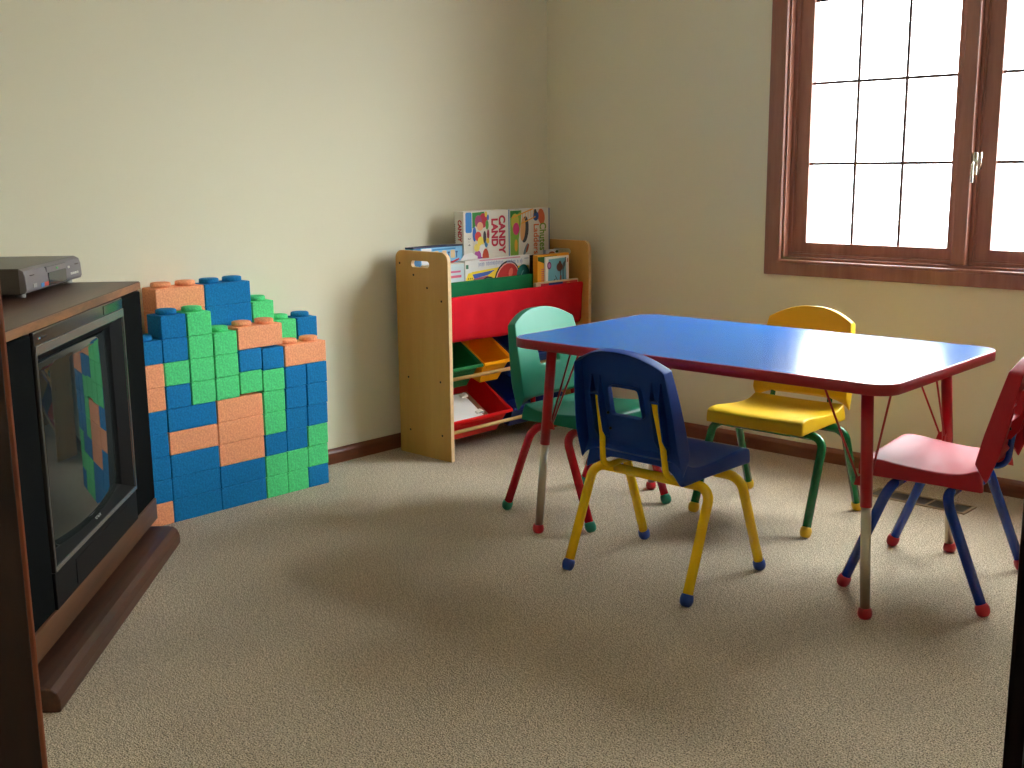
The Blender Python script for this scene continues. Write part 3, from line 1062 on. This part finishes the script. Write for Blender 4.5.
for k in range(5):
    x = 0.085 + 0.017 * k
    zt = 0.352 + (x - 0.018) * 0.25
    sh.append(([(x, zt - 0.030), (x + 0.003, zt - 0.030), (x + 0.003, zt), (x, zt)], ink(226, 150, 60)))
for k in range(7):
    sh.append(([(0.106 + 0.006 * k, 0.06), (0.1075 + 0.006 * k, 0.06), (0.1075 + 0.006 * k, 0.20 - 0.004 * (k % 3)), (0.106 + 0.006 * k, 0.20)], ink(188, 190, 196)))
art('cover_print', cu, sh, FO, fu, fv)
text('Chutes', 0.054, ink(112, 158, 40), cu, frame_matrix((0.0022, W_ / 2 - 0.046, H_ - 0.062), dn, rt), 'title_lettering', 1, 0.0010, fit=(0.118, 0.042))
text('Ladders', 0.050, ink(214, 104, 38), cu, frame_matrix((0.0022, W_ / 2 - 0.088, H_ - 0.066), dn, rt), 'title_lettering', 1, 0.0008, fit=(0.128, 0.034))
text('and', 0.016, ink(70, 90, 140), cu, frame_matrix((0.0024, W_ / 2 - 0.068, H_ - 0.120), dn, rt), 'small_lettering')

# blue boxed toy tools
y0, y1, z0, z1 = 2.885, 3.147, 0.60, 0.814
tb = carton('toy_box', 'long pale blue boxed toy with navy top edge behind the birch panel', 'boxed toy', -3.2895, -3.238, y0, y1, z0, z1, ink(70, 150, 200))
W_, H_ = y1 - y0, z1 - z0
FO = (0, -W_ / 2, 0)
sh = [(rrect(0.002, W_ - 0.002, 0.0, H_ - 0.003, 0.002), ink(120, 180, 220)), ([(0.002, 0), (0.040, 0), (0.040, H_ - 0.003), (0.002, H_ - 0.003)], ink(34, 100, 150)), ([(0.018, H_ - 0.03), (0.034, H_ - 0.03), (0.034, H_ - 0.012), (0.018, H_ - 0.012)], ink(150, 120, 100)),
      ([(0.045, 0), (0.105, 0), (0.105, H_ - 0.006), (0.045, H_ - 0.006)], ink(226, 224, 222)), ([(0.053, H_ - 0.030), (0.100, H_ - 0.030), (0.100, H_ - 0.018), (0.053, H_ - 0.018)], ink(206, 70, 70)),
      ([(0.112, H_ - 0.010), (W_ - 0.006, H_ - 0.010), (W_ - 0.006, H_ - 0.016), (0.112, H_ - 0.016)], ink(50, 130, 190)), ([(0.170, H_ - 0.075), (0.240, H_ - 0.075), (0.240, H_ - 0.062), (0.170, H_ - 0.062)], ink(24, 60, 140)),
      ([(0.220, H_ - 0.075), (0.275, H_ - 0.060), (0.280, H_ - 0.052), (0.226, H_ - 0.064)], ink(206, 36, 48)), ([(0.120, 0), (W_ - 0.004, 0), (W_ - 0.004, H_ - 0.085), (0.120, H_ - 0.085)], ink(206, 200, 190))]
for x in (0.135, 0.185, 0.238):
    sh.append((rrect(x - 0.014, x + 0.014, H_ - 0.050, H_ - 0.018, 0.005), ink(224, 190, 140)))
for x in (0.160, 0.212, 0.262):
    sh.append(([(x - 0.003, H_ - 0.050), (x + 0.003, H_ - 0.050), (x + 0.003, H_ - 0.030), (x + 0.007, H_ - 0.030), (x + 0.007, H_ - 0.024), (x - 0.007, H_ - 0.024), (x - 0.007, H_ - 0.030), (x - 0.003, H_ - 0.030)], ink(30, 70, 130)))
k = W_ / 0.302
sh = sh[:1] + [([(a * k if a < 0.29 else a, b) for a, b in p], m) for p, m in sh[1:]]
sh = [([(min(a, W_ - 0.001), b) for a, b in p], m) for p, m in sh]
art('cover_print', tb, sh, FO, fu, fv)
obj('lid_edge', mbox(-0.0515, 0.0005, -W_ / 2, W_ / 2, H_ - 0.004, H_ + 0.0005), ink(24, 30, 84), tb)

# melon-picture box in the green pocket
y0, y1, z0, z1 = 3.088, 3.490, 0.515, 0.754
mb = carton('activity_box', 'wide white activity box with a red melon picture in the green pocket', 'activity box', -3.207, -3.165, y0, y1, z0, z1, WH)
W_, H_ = y1 - y0, z1 - z0
FO = (0, -W_ / 2, 0)
sh = [(rrect(0.0, W_ - 0.024, 0.0, H_, 0.002), ink(222, 220, 216)), ([(W_ - 0.024, 0), (W_, 0), (W_, H_), (W_ - 0.024, H_)], ink(20, 20, 24)),
      ([(0.02, 0), (W_ - 0.03, 0), (W_ - 0.03, H_ - 0.055), (0.21, H_ - 0.050), (0.035, H_ - 0.060)], ink(236, 206, 40)), ([(0.04, H_ - 0.070), (0.17, H_ - 0.060), (0.13, H_ - 0.078), (0.05, H_ - 0.088)], ink(50, 90, 180)),
      ([(0.045, 0.03), (0.045, H_ - 0.088), (0.13, H_ - 0.080), (0.09, 0.06)], ink(170, 80, 90)), (ell(0.130, H_ - 0.136, 0.054, 0.052), ink(16, 30, 30)), (ell(0.130, H_ - 0.136, 0.048, 0.046), ink(30, 140, 90)),
      (ell(0.240, H_ - 0.112, 0.076, 0.088, rot=-0.55), ink(24, 20, 18)), (ell(0.242, H_ - 0.112, 0.070, 0.081, rot=-0.55), ink(230, 170, 150)), (ell(0.243, H_ - 0.112, 0.065, 0.076, rot=-0.55), ink(190, 34, 30)),
      (ell(0.262, H_ - 0.078, 0.012, 0.020, rot=-0.4), ink(230, 110, 90)), (ell(0.338, H_ - 0.095, 0.040, 0.046), ink(22, 100, 96)), ([(0.302, H_ - 0.120), (0.338, H_ - 0.072), (0.341, H_ - 0.075), (0.305, H_ - 0.123)], ink(120, 170, 170)),
      ([(0.006, 0.06), (0.004, H_ - 0.085), (0.016, H_ - 0.064), (0.036, H_ - 0.062), (0.042, H_ - 0.090), (0.040, 0.06)], ink(240, 214, 40)),
      ([(0.345, H_ - 0.010), (0.372, H_ - 0.010), (0.372, H_ - 0.026), (0.345, H_ - 0.026)], ink(50, 80, 140)), ([(0.004, H_ - 0.016), (0.018, H_ - 0.016), (0.018, H_ - 0.046), (0.004, H_ - 0.046)], ink(60, 120, 90)),
      ([(0.08, H_ - 0.001), (0.32, H_ - 0.001), (0.32, H_ - 0.006), (0.08, H_ - 0.006)], ink(214, 150, 160))]
random.seed(11)
x = 0.075
while x < 0.325:                                           # faint unreadable line of lettering
    w = random.uniform(0.004, 0.008)
    if random.random() > 0.16:
        h = random.choice((0.014, 0.018, 0.023))
        zc = H_ - 0.036 + 0.004 * math.sin(x * 9)
        sh.append(([(x, zc - h / 2), (x + 0.0022, zc - h / 2), (x + 0.0022, zc + h / 2), (x, zc + h / 2)], ink(150, 156, 186)))
        sh.append(([(x, zc + 0.003), (x + w * 0.8, zc + 0.003), (x + w * 0.8, zc + 0.0055), (x, zc + 0.0055)], ink(150, 156, 186)))
        sh.append(([(x + w * 0.7, zc - 0.006), (x + w * 0.7 + 0.002, zc - 0.006), (x + w * 0.7 + 0.002, zc + 0.005), (x + w * 0.7, zc + 0.005)], ink(150, 156, 186)))
    x += w + 0.003
for i in range(3):
    for j in range(3):
        sh.append((ell(0.013 + 0.010 * i, H_ - 0.085 - 0.014 * j, 0.0032, 0.004, 8), ink(120, 104, 20)))
sh = sh[:2] + [([(a, b + 0.014) if 0 < b < H_ - 0.02 else (a, b) for a, b in p], m) for p, m in sh[2:]]
art('cover_print', mb, sh, FO, fu, fv)

# pale book left of it
y0, y1, z0, z1 = 2.890, 3.082, 0.53, 0.748
pb = carton('puzzle_box', 'pale blue puzzle box with cream top beside the melon box', 'puzzle box', -3.208, -3.164, y0, y1, z0, z1, ink(228, 214, 190))
W_, H_ = y1 - y0, z1 - z0
sh = [(rrect(0.0, W_, 0.0, H_ - 0.002, 0.002), ink(188, 204, 208))]
for (a, b, c, d, k) in ((0.075, 0.105, 0.024, 0.060, (232, 150, 120)), (0.115, 0.172, 0.028, 0.036, (206, 90, 130)), (0.108, 0.176, 0.046, 0.056, (214, 90, 120))):
    sh.append(([(a, H_ - d), (b, H_ - d), (b, H_ - c), (a, H_ - c)], ink(*k)))
for (cx, cy, rx, ry, ro, k) in ((0.085, 0.085, 0.014, 0.022, 0.3, (90, 180, 80)), (0.095, 0.105, 0.010, 0.012, 0, (70, 160, 90)), (0.115, 0.112, 0.007, 0.020, 0.5, (40, 90, 120)), (0.135, 0.105, 0.008, 0.016, 0, (190, 90, 120)), (0.156, 0.105, 0.020, 0.008, 0.5, (40, 130, 140)), (0.126, 0.095, 0.006, 0.010, 0, (230, 226, 220))):
    sh.append((ell(cx, cy, rx, ry, 14, ro), ink(*k)))
art('cover_print', pb, sh, (0, -W_ / 2, 0), fu, fv)
# folded paper sticking out above it
bm = B()
prism(bm, [(-0.030, 0), (0.052, 0), (0.062, 0.205), (0.030, 0.222), (-0.015, 0.216), (-0.034, 0.196)], lambda u, v, w: (w, u, v), -0.0008, 0.0008)
o = obj('folded_paper', bm, M['paper'], None)
o.location = (-3.2335, 3.165, 0.556)
tag(o, 'curved scrap of off-white paper sticking up behind the melon box', 'paper')

# crayon-coloured box and picture card in the red pocket
y0, y1, z0, z1 = 3.452, 3.655, 0.475, 0.756
ob = carton('activity_box', 'orange and green activity box standing in the red pocket', 'activity box', -3.133, -3.108, y0, y1, z0, z1, ink(236, 160, 30))
W_, H_ = y1 - y0, z1 - z0
sh = [(rrect(0.0, W_, 0.0, H_ - 0.008, 0.002), ink(236, 168, 40)), ([(0.002, H_ - 0.008), (W_ * 0.6, H_ - 0.008), (W_ * 0.6, H_ - 0.060), (0.004, H_ - 0.024)], ink(30, 96, 44))]
for k in range(7):
    z = 0.165 + 0.009 * k
    sh.append(([(0.024, z), (0.040 + 0.004 * (k % 2), z), (0.040 + 0.004 * (k % 2), z + 0.004), (0.024, z + 0.004)], ink(206, 96, 110)))
art('cover_print', ob, sh, (0, -W_ / 2, 0), fu, fv)
y0, y1, z0, z1 = 3.490, 3.640, 0.52, 0.746
pc = carton('picture_book', 'white-bordered book with a light blue cover and brown stick figure', 'book', -3.1045, -3.097, y0, y1, z0, z1, M['paper'])
W_, H_ = y1 - y0, z1 - z0
sh = [([(0.010, 0.01), (W_ - 0.012, 0.01), (W_ - 0.020, H_ - 0.008), (0.020, H_ - 0.010)], ink(112, 180, 200)), (ell(0.024, H_ - 0.036, 0.013, 0.016), ink(130, 40, 110)), (ell(0.024, H_ - 0.036, 0.008, 0.010), ink(190, 130, 180)),
      (ell(0.090, H_ - 0.046, 0.020, 0.018), ink(96, 54, 40)), (ell(0.092, H_ - 0.030, 0.008, 0.010), ink(96, 54, 40)), ([(0.093, H_ - 0.06), (0.098, H_ - 0.06), (0.099, H_ - 0.09), (0.094, H_ - 0.09)], ink(40, 40, 44)),
      ([(0.092, H_ - 0.082), (0.102, H_ - 0.082), (0.104, 0.05), (0.082, 0.05)], ink(150, 80, 60)), ([(0.060, H_ - 0.080), (0.064, H_ - 0.080), (0.084, H_ - 0.112), (0.080, H_ - 0.114)], ink(60, 50, 50)),
      ([(0.062, H_ - 0.092), (0.064, H_ - 0.096), (0.036, H_ - 0.116), (0.033, H_ - 0.112)], ink(90, 70, 60)), ([(0.112, H_ - 0.030), (0.128, H_ - 0.018), (0.126, H_ - 0.040), (0.115, H_ - 0.058), (0.118, 0.05), (0.110, 0.05), (0.108, H_ - 0.05)], ink(70, 96, 110)),
      ([(0.125, H_ - 0.006), (0.130, H_ - 0.006), (0.130, H_ - 0.030), (0.125, H_ - 0.030)], ink(20, 60, 50)), (ell(0.036, H_ - 0.130, 0.018, 0.005, rot=-0.2), ink(226, 140, 90)), ([(0.138, H_ - 0.012), (0.144, H_ - 0.012), (0.144, H_ - 0.028), (0.138, H_ - 0.028)], ink(200, 120, 60))]
art('cover_print', pc, sh, (0, -W_ / 2, 0), fu, fv)
y0, y1, z0, z1 = 3.412, 3.684, 0.472, 0.6455
bb = carton('board_book', 'thick tan-edged board book lying deepest in the red pocket', 'book', -3.096, -3.0805, y0, y1, z0, z1, ink(214, 190, 150))
W_, H_ = y1 - y0, z1 - z0
art('cover_print', bb, [(rrect(0.03, W_ - 0.006, 0, H_ - 0.006, 0.003), ink(190, 30, 40)), ([(0.08, H_ - 0.05), (0.17, H_ - 0.05), (0.17, H_ - 0.006), (0.08, H_ - 0.006)], ink(24, 34, 110)), (ell(0.205, H_ - 0.02, 0.015, 0.01), ink(206, 120, 60))], (0, -W_ / 2, 0), fu, fv)
y0, y1, z0, z1 = 3.596, 3.684, 0.56, 0.766
sc = carton('picture_book', 'small pale picture book peeking up behind the orange activity box', 'book', -3.206, -3.190, y0, y1, z0, z1, ink(206, 216, 222))
W_, H_ = y1 - y0, z1 - z0
art('cover_print', sc, [(ell(0.040, H_ - 0.020, 0.022, 0.012), ink(170, 90, 60)), (ell(0.074, H_ - 0.010, 0.010, 0.006), ink(40, 90, 60))], (0, -W_ / 2, 0), fu, fv)

# ------------------------------------------------------------------ table
TX0, TX1, TY0, TY1, TZ = -2.315, -1.103, 2.436, 3.152, 0.610
TCX, TCY = (TX0 + TX1) / 2, (TY0 + TY1) / 2
table = thing('activity_table', 'low rectangular children\'s table with blue top and red edge', 'table', (TCX, TCY, 0), math.radians(0.4))
hx, hy = (TX1 - TX0) / 2, (TY1 - TY0) / 2
bm = B()
prism(bm, rrect(-hx + 0.003, hx - 0.003, -hy + 0.003, hy - 0.003, 0.060, 10), lambda u, v, w: (u, v, w), TZ - 0.027, TZ)
obj('tabletop', bm, M['table_blue'], table)
bm = B()
A = rrect(-hx, hx, -hy, hy, 0.063, 10)
C = rrect(-hx + 0.003, hx - 0.003, -hy + 0.003, hy - 0.003, 0.060, 10)
ringz = [[bm.verts.new((x, y, z)) for x, y in P] for P, z in ((C, TZ - 0.0285), (A, TZ - 0.027), (A, TZ - 0.0015), (C, TZ + 0.0004), (C, TZ - 0.004))]
for P, Q in zip(ringz, ringz[1:]):
    for i in range(len(P)):
        j = (i + 1) % len(P)
        bm.faces.new((P[i], P[j], Q[j], Q[i]))
bmesh.ops.recalc_face_normals(bm, faces=bm.faces[:])
obj('edge_band', bm, M['table_red'], table, smooth=True)
FEET = {(-1, -1): (-2.223, 2.466), (1, -1): (-1.166, 2.512), (1, 1): (-1.206, 3.133), (-1, 1): (-2.243, 3.081)}
SPLAY = 0.036
for sx in (-1, 1):
    for sy in (-1, 1):
        foot = Vector(FEET[(sx, sy)] + (0.0,))
        foot = table.matrix_basis.inverted() @ foot
        topv = Vector((foot.x - sx * SPLAY, foot.y - sy * SPLAY * 0.75, TZ - 0.028))
        ax = (topv - foot).normalized()

        def at(z):
            return foot + (topv - foot) * (z / topv.z)
        bm = B()
        tube(bm, [topv, at(0.284)], 0.0150, 20)
        lg = obj('leg', bm, M['leg_red'], table)
        bm = B()
        tube(bm, [at(0.30), at(0.02)], 0.0125, 20)
        obj('leg_extension', bm, M['chrome'], lg)
        bm = B()
        lathe(bm, [(0.0, 0.0), (0.014, 0.001), (0.0175, 0.007), (0.018, 0.015), (0.0155, 0.026), (0.0135, 0.028)], foot, n=20)
        obj('foot_cap', bm, M['leg_red'], lg)
        bm = B()
        x, y = topv.x, topv.y
        box(bm, x - 0.045, x + 0.045, y - 0.045, y + 0.045, TZ - 0.031, TZ - 0.0275)
        obj('mounting_plate', bm, M['leg_red'], lg, bevel=0.001)
        c = at(0.350)
        bm = B()
        for d in ((-sx, 0), (0, -sy)):
            u = Vector((d[0], d[1], 0))
            w = Vector((-d[1], d[0], 0))
            prism(bm, [(0.012, -0.016), (0.032, -0.016), (0.026, 0.004), (0.012, 0.012)], lambda p, q, t, u=u, w=w: c + u * p + w * t + Vector((0, 0, q)), -0.003, 0.003)
        obj('brace_clip', bm, M['leg_red'], lg, bevel=0.0008)
        for d in ((-sx, 0), (0, -sy)):
            bm = B()
            p0 = (c.x + d[0] * 0.020, c.y + d[1] * 0.020, c.z - 0.006)
            p1 = (c.x + d[0] * 0.125, c.y + d[1] * 0.125, TZ - 0.036)
            p2 = (c.x + d[0] * 0.155, c.y + d[1] * 0.155, TZ - 0.030)
            tube(bm, fillet([p0, p1, p2], 0.02), 0.0030, 8)
            obj('brace_rod', bm, M['leg_red'], lg)

# ------------------------------------------------------------------ chairs
SEATP = [(-0.132, 0.360), (-0.122, 0.357), (-0.102, 0.347), (-0.060, 0.341), (0.020, 0.345), (0.080, 0.352), (0.125, 0.357), (0.152, 0.353), (0.164, 0.344)]


def seat_mesh():
    bm = B()
    S = [-1, -0.94, -0.7, -0.35, 0, 0.35, 0.7, 0.94, 1]
    nT = len(SEATP)
    g = []
    for j, (y, z) in enumerate(SEATP):
        hw = 0.160 + 0.008 * (y + 0.14) / 0.3
        row = []
        for s in S:
            dip = 0.007 * (1 - s * s) * (1 if 1 < j < nT - 2 else 0.3)
            fr = -0.006 * (1 - s * s) if j >= nT - 2 else 0.0
            row.append(bm.verts.new((s * hw, y - fr * 0.5, z - dip)))
        g.append(row)
    for a, b in zip(g, g[1:]):
        for i in range(len(S) - 1):
            bm.faces.new((a[i], a[i + 1], b[i + 1], b[i]))
    # apron: down and slightly outward all round
    edge = [(0, i) for i in range(len(S))] + [(j, len(S) - 1) for j in range(1, nT)] + [(nT - 1, i) for i in range(len(S) - 2, -1, -1)] + [(j, 0) for j in range(nT - 2, 0, -1)]
    low1, low = [], []
    for j, i in edge:
        v = g[j][i].co
        ox = 0.003 * (1 if i == len(S) - 1 else -1 if i == 0 else 0)
        oy = -0.020 if j == 0 else (0.003 if j == nT - 1 else 0)
        zb = 0.303 if j < 3 else 0.307
        if j == 0 and 1 < i < len(S) - 2:
            zb, oy = 0.342, -0.004
        d = v.z - zb
        low1.append(bm.verts.new((v.x + ox * 0.4, v.y + oy * 0.3, v.z - 0.006)))
        low.append(bm.verts.new((v.x + ox, v.y + oy, v.z - d)))
    n = len(edge)
    for k in range(n):
        a, b = edge[k], edge[(k + 1) % n]
        va, vb = g[a[0]][a[1]], g[b[0]][b[1]]
        bm.faces.new((va, vb, low1[(k + 1) % n], low1[k]))
        bm.faces.new((low1[k], low1[(k + 1) % n], low[(k + 1) % n], low[k]))
    bmesh.ops.recalc_face_normals(bm, faces=bm.faces[:])
    return bm


def back_y(z):
    P = [(0.33, -0.118), (0.375, -0.125), (0.45, -0.141), (0.55, -0.167), (0.62, -0.186), (0.66, -0.197)]
    for (za, ya), (zb, yb) in zip(P, P[1:]):
        if z <= zb:
            return ya + (yb - ya) * (z - za) / (zb - za)
    return P[-1][1]


def back_mesh():
    bm = B()
    S = [-1, -0.95, -0.72, -0.5, -0.30, -0.22, 0, 0.22, 0.30, 0.5, 0.72, 0.95, 1]
    T = [0, 0.05, 0.18, 0.28, 0.345, 0.40, 0.58, 0.63, 0.72, 0.84, 0.94, 0.985, 1]
    g = []
    for t in T:
        row = []
        for s in S:
            ztop = 0.657 - 0.043 * abs(s) ** 2.3
            z = 0.378 + (ztop - 0.378) * t
            hw = 0.169 - 0.005 * t - 0.017 * t * t
            y = back_y(z) - 0.012 * (1 - s * s)
            row.append(bm.verts.new((s * hw, y, z)))
        g.append(row)
    ns, nt = len(S), len(T)
    hs, ht = (4, 8), (4, 7)
    for j in range(nt - 1):
        for i in range(ns - 1):
            if hs[0] <= i < hs[1] and ht[0] <= j < ht[1]:
                continue
            bm.faces.new((g[j][i], g[j][i + 1], g[j + 1][i + 1], g[j + 1][i]))
    for v in [v for v in bm.verts if not v.link_faces]:
        bm.verts.remove(v)

    def flange(edge, off, f1=0.15):
        n = len(edge)
        l1, l2 = [], []
        for j, i in edge:
            v = g[j][i].co
            o = off(j, i)
            l1.append(bm.verts.new(v + Vector(o) * f1))
            l2.append(bm.verts.new(v + Vector(o)))
        for k in range(n):
            a, b = edge[k], edge[(k + 1) % n]
            k2 = (k + 1) % n
            bm.faces.new((g[a[0]][a[1]], g[b[0]][b[1]], l1[k2], l1[k]))
            bm.faces.new((l1[k], l1[k2], l2[k2], l2[k]))

    def off(j, i):
        side = i in (0, ns - 1)
        if side:
            t = T[j]
            if t < 0.2:
                q = t / 0.2
                return (0, -0.030 - 0.022 * q, -0.055 + 0.043 * q)
            q = (t - 0.2) / 0.8
            return (0, -0.052 + 0.016 * q, -0.012 + 0.006 * q)
        if j == 0:
            if i in (1, ns - 2):
                return (0, -0.026, -0.032)
            return (0, -0.014, -0.012)
        return (0, -0.034, -0.004)
    outer = [(0, i) for i in range(ns)] + [(j, ns - 1) for j in range(1, nt)] + [(nt - 1, i) for i in range(ns - 2, -1, -1)] + [(j, 0) for j in range(nt - 2, 0, -1)]
    flange(outer, off)
    hole = [(ht[0], i) for i in range(hs[0], hs[1] + 1)] + [(j, hs[1]) for j in range(ht[0] + 1, ht[1] + 1)] + [(ht[1], i) for i in range(hs[1] - 1, hs[0] - 1, -1)] + [(j, hs[0]) for j in range(ht[1] - 1, ht[0], -1)]
    flange(hole, lambda j, i: (0, -0.020, -0.003), 0.25)
    bmesh.ops.recalc_face_normals(bm, faces=bm.faces[:])
    return bm


def chair(shell, tubec, cap, label, loc, rotz):
    t = thing('school_chair', label, 'chair', (loc[0], loc[1], 0), rotz, 'children\'s chairs around the table')
    ms, mt, mc = M['seat_' + shell], M['tube_' + tubec], M['cap_' + cap]
    obj('seat', seat_mesh(), ms, t, smooth=True, solid=0.005, sub=2)
    bk = obj('backrest', back_mesh(), ms, t, smooth=True, solid=0.004, sub=2)
    for sx in (-1, 1):
        bm = B()                                           # moulded socket with two gusset fins round the upright
        for dx in (-0.014, 0.014):
            x = sx * 0.098 + dx
            prof = []
            for z, d in ((0.575, 0.004), (0.535, 0.020), (0.50, 0.026), (0.42, 0.026), (0.395, 0.012)):
                prof.append((back_y(z) - 0.011 - d, z))
            for z in (0.395, 0.48, 0.575):
                prof.append((back_y(z) - 0.009, z))
            prism(bm, prof, lambda u, v, w: (w, u, v), x - 0.002, x + 0.002)
        x = sx * 0.098
        box(bm, x - 0.014, x + 0.014, back_y(0.53) - 0.034, back_y(0.53) - 0.010, 0.522, 0.527)
        obj('upright_socket', bm, ms, bk, bevel=0.0008)
        bm = B()
        for z in (0.47, 0.425):
            lathe(bm, [(0.0045, 0), (0.0045, 0.002), (0.0025, 0.004), (0, 0.004)], (x - sx * 0.024, back_y(z) - 0.0145, z), (0, -1, 0.25), 10)
        obj('rivet', bm, M['screw'], bk)
        # upright running down behind the back and forward under the seat
        bm = B()
        tube(bm, fillet([(sx * 0.092, back_y(0.525) - 0.022, 0.525), (sx * 0.100, back_y(0.40) - 0.022, 0.40), (sx * 0.106, -0.142, 0.311), (sx * 0.108, 0.10, 0.313)], [0, 0.06, 0.035, 0]), 0.0085, 12)
        obj('back_upright', bm, mt, t)
        for sy, yt in ((-1, -0.070), (1, 0.074)):
            bm = B()
            foot, topc = Vector((sx * 0.2, sy * 0.18, 0.012)), Vector((sx * 0.195, yt, 0.291))
            tube(bm, fillet([foot, topc, (sx * 0.115, yt, 0.291)], 0.058, 10), 0.0136, 16)
            lg = obj('leg', bm, mt, t)
            d = (topc - foot).normalized()
            bm = B()
            lathe(bm, [(0.0, -0.012), (0.010, -0.0115), (0.0155, -0.006), (0.0178, 0.003), (0.0175, 0.012), (0.0155, 0.019), (0.0135, 0.0205)], foot, d, 18)
            obj('foot_cap', bm, mc, lg)
    for yt in (-0.070, 0.074):
        bm = B()
        tube(bm, [(-0.118, yt, 0.291), (0.118, yt, 0.291)], 0.0134, 16)
        obj('crossbar', bm, mt, t)
    return t


chair('blue', 'yellow', 'blue', 'blue plastic child\'s chair with yellow tube legs, seen from behind', (-1.742, 2.458), 0)
chair('yellow', 'green', 'yellow', 'yellow plastic child\'s chair with green tube legs, between table and window wall', (-1.787, 3.144), PI + math.radians(1.6))
chair('red', 'blue', 'red', 'red plastic child\'s chair with blue tube legs at the table\'s end', (-1.154, 2.898), PI / 2 - math.radians(-6.5 + 0))
chair('green', 'red', 'green', 'green plastic child\'s chair with red tube legs beside the toy rack', (-2.283, 2.777), -PI / 2)

# ------------------------------------------------------------------ floor register
reg = thing('floor_register', 'beige metal floor register with dark slots in the carpet near window wall', 'floor vent', (-1.48, 3.560, 0))
bm = B()
ring(bm, -0.170, 0.170, -0.052, 0.052, 0.012, 0.0, 0.004, lambda u, v, w: (u, v, w))
for k in range(4):
    x = -0.105 + k * 0.07
    box(bm, x - 0.004, x + 0.004, -0.042, 0.042, 0.0005, 0.0035)
obj('faceplate', bm, mat('register_enamel', rgb(140, 119, 92), rough=0.8), reg, bevel=0.0008)
obj('duct_shade_sheet', mbox(-0.160, 0.160, -0.042, 0.042, 0.0002, 0.0012), M['black'], reg)  # black sheet standing in for the dark down the duct
bm = B()
for k in range(36):
    x = -0.156 + k * 0.0089
    if -0.175 < x < 0.175:
        box(bm, x - 0.0016, x + 0.0016, -0.041, 0.041, 0.001, 0.0018)
obj('louver', bm, mat('register_louver', rgb(46, 36, 28), rough=0.5), reg)

# ------------------------------------------------------------------ light
w = bpy.data.worlds.new('overcast_sky')
SC.world = w
w.use_nodes = True
bg = w.node_tree.nodes['Background']
wn = w.node_tree
tcw = wn.nodes.new('ShaderNodeTexCoord')
nrm = wn.nodes.new('ShaderNodeVectorMath')
nrm.operation = 'NORMALIZE'
wn.links.new(tcw.outputs['Generated'], nrm.inputs[0])
dt = wn.nodes.new('ShaderNodeVectorMath')
dt.operation = 'DOT_PRODUCT'
az, el = math.atan2(1.2, 0.86), math.radians(28)
dt.inputs[1].default_value = (math.cos(az) * math.cos(el), math.sin(az) * math.cos(el), math.sin(el))
wn.links.new(nrm.outputs[0], dt.inputs[0])
mxw = wn.nodes.new('ShaderNodeMath')
mxw.operation = 'MAXIMUM'
mxw.inputs[1].default_value = 0.0
wn.links.new(dt.outputs['Value'], mxw.inputs[0])
pw = wn.nodes.new('ShaderNodeMath')
pw.operation = 'POWER'
pw.inputs[1].default_value = 15.0
wn.links.new(mxw.outputs[0], pw.inputs[0])
st = wn.nodes.new('ShaderNodeMath')
st.operation = 'MULTIPLY_ADD'                              # overcast sky, brightest where the sun stands behind the cloud
st.inputs[1].default_value = 8.0
sx = wn.nodes.new('ShaderNodeSeparateXYZ')
wn.links.new(nrm.outputs[0], sx.inputs[0])
mr = wn.nodes.new('ShaderNodeMapRange')                     # cloud cover brightens towards the zenith
mr.inputs[1].default_value, mr.inputs[2].default_value, mr.inputs[3].default_value, mr.inputs[4].default_value = -0.2, 0.6, 4.5, 17.0
wn.links.new(sx.outputs[2], mr.inputs[0])
wn.links.new(mr.outputs[0], st.inputs[2])
wn.links.new(pw.outputs[0], st.inputs[0])
wn.links.new(st.outputs[0], bg.inputs['Strength'])
bg.inputs['Color'].default_value = (0.93, 0.96, 1.0, 1)

# ------------------------------------------------------------------ camera
cd = bpy.data.cameras.new('camera')
cam = bpy.data.objects.new('camera', cd)
COL.objects.link(cam)
SC.camera = cam
cd.sensor_fit = 'HORIZONTAL'
cd.sensor_width = 36.0
cd.lens = 36.0 * 1115.0 / 1024.0
cd.clip_start = 0.02
pi_, ro_, ya_ = math.radians(11.0459), math.radians(-0.60999), math.radians(-43.36402)
cy, sy = math.cos(ya_), math.sin(ya_)
Wm = Matrix(((cy, -sy, 0), (0, 0, -1), (sy, cy, 0)))
Rp = Matrix(((1, 0, 0), (0, math.cos(pi_), -math.sin(pi_)), (0, math.sin(pi_), math.cos(pi_))))
Rr = Matrix(((math.cos(ro_), -math.sin(ro_), 0), (math.sin(ro_), math.cos(ro_), 0), (0, 0, 1)))
Mc = Rr @ Rp @ Wm                                          # world -> (right, down, forward)
right, down, fwd = Vector(Mc[0]), Vector(Mc[1]), Vector(Mc[2])
R = Matrix((right, -down, -fwd)).transposed().to_4x4()
R.translation = Vector((0, 0, 1.12))
cam.matrix_world = R

SC.view_settings.view_transform = 'Standard'
SC.view_settings.look = 'None'
SC.view_settings.gamma = 1.0
SC.view_settings.use_curve_mapping = False
SC.view_settings.exposure = 1.3
SC.cycles.use_denoising = True
SC.cycles.max_bounces = 12
SC.cycles.diffuse_bounces = 8
SC.cycles.glossy_bounces = 4
SC.cycles.sample_clamp_indirect = 10.0
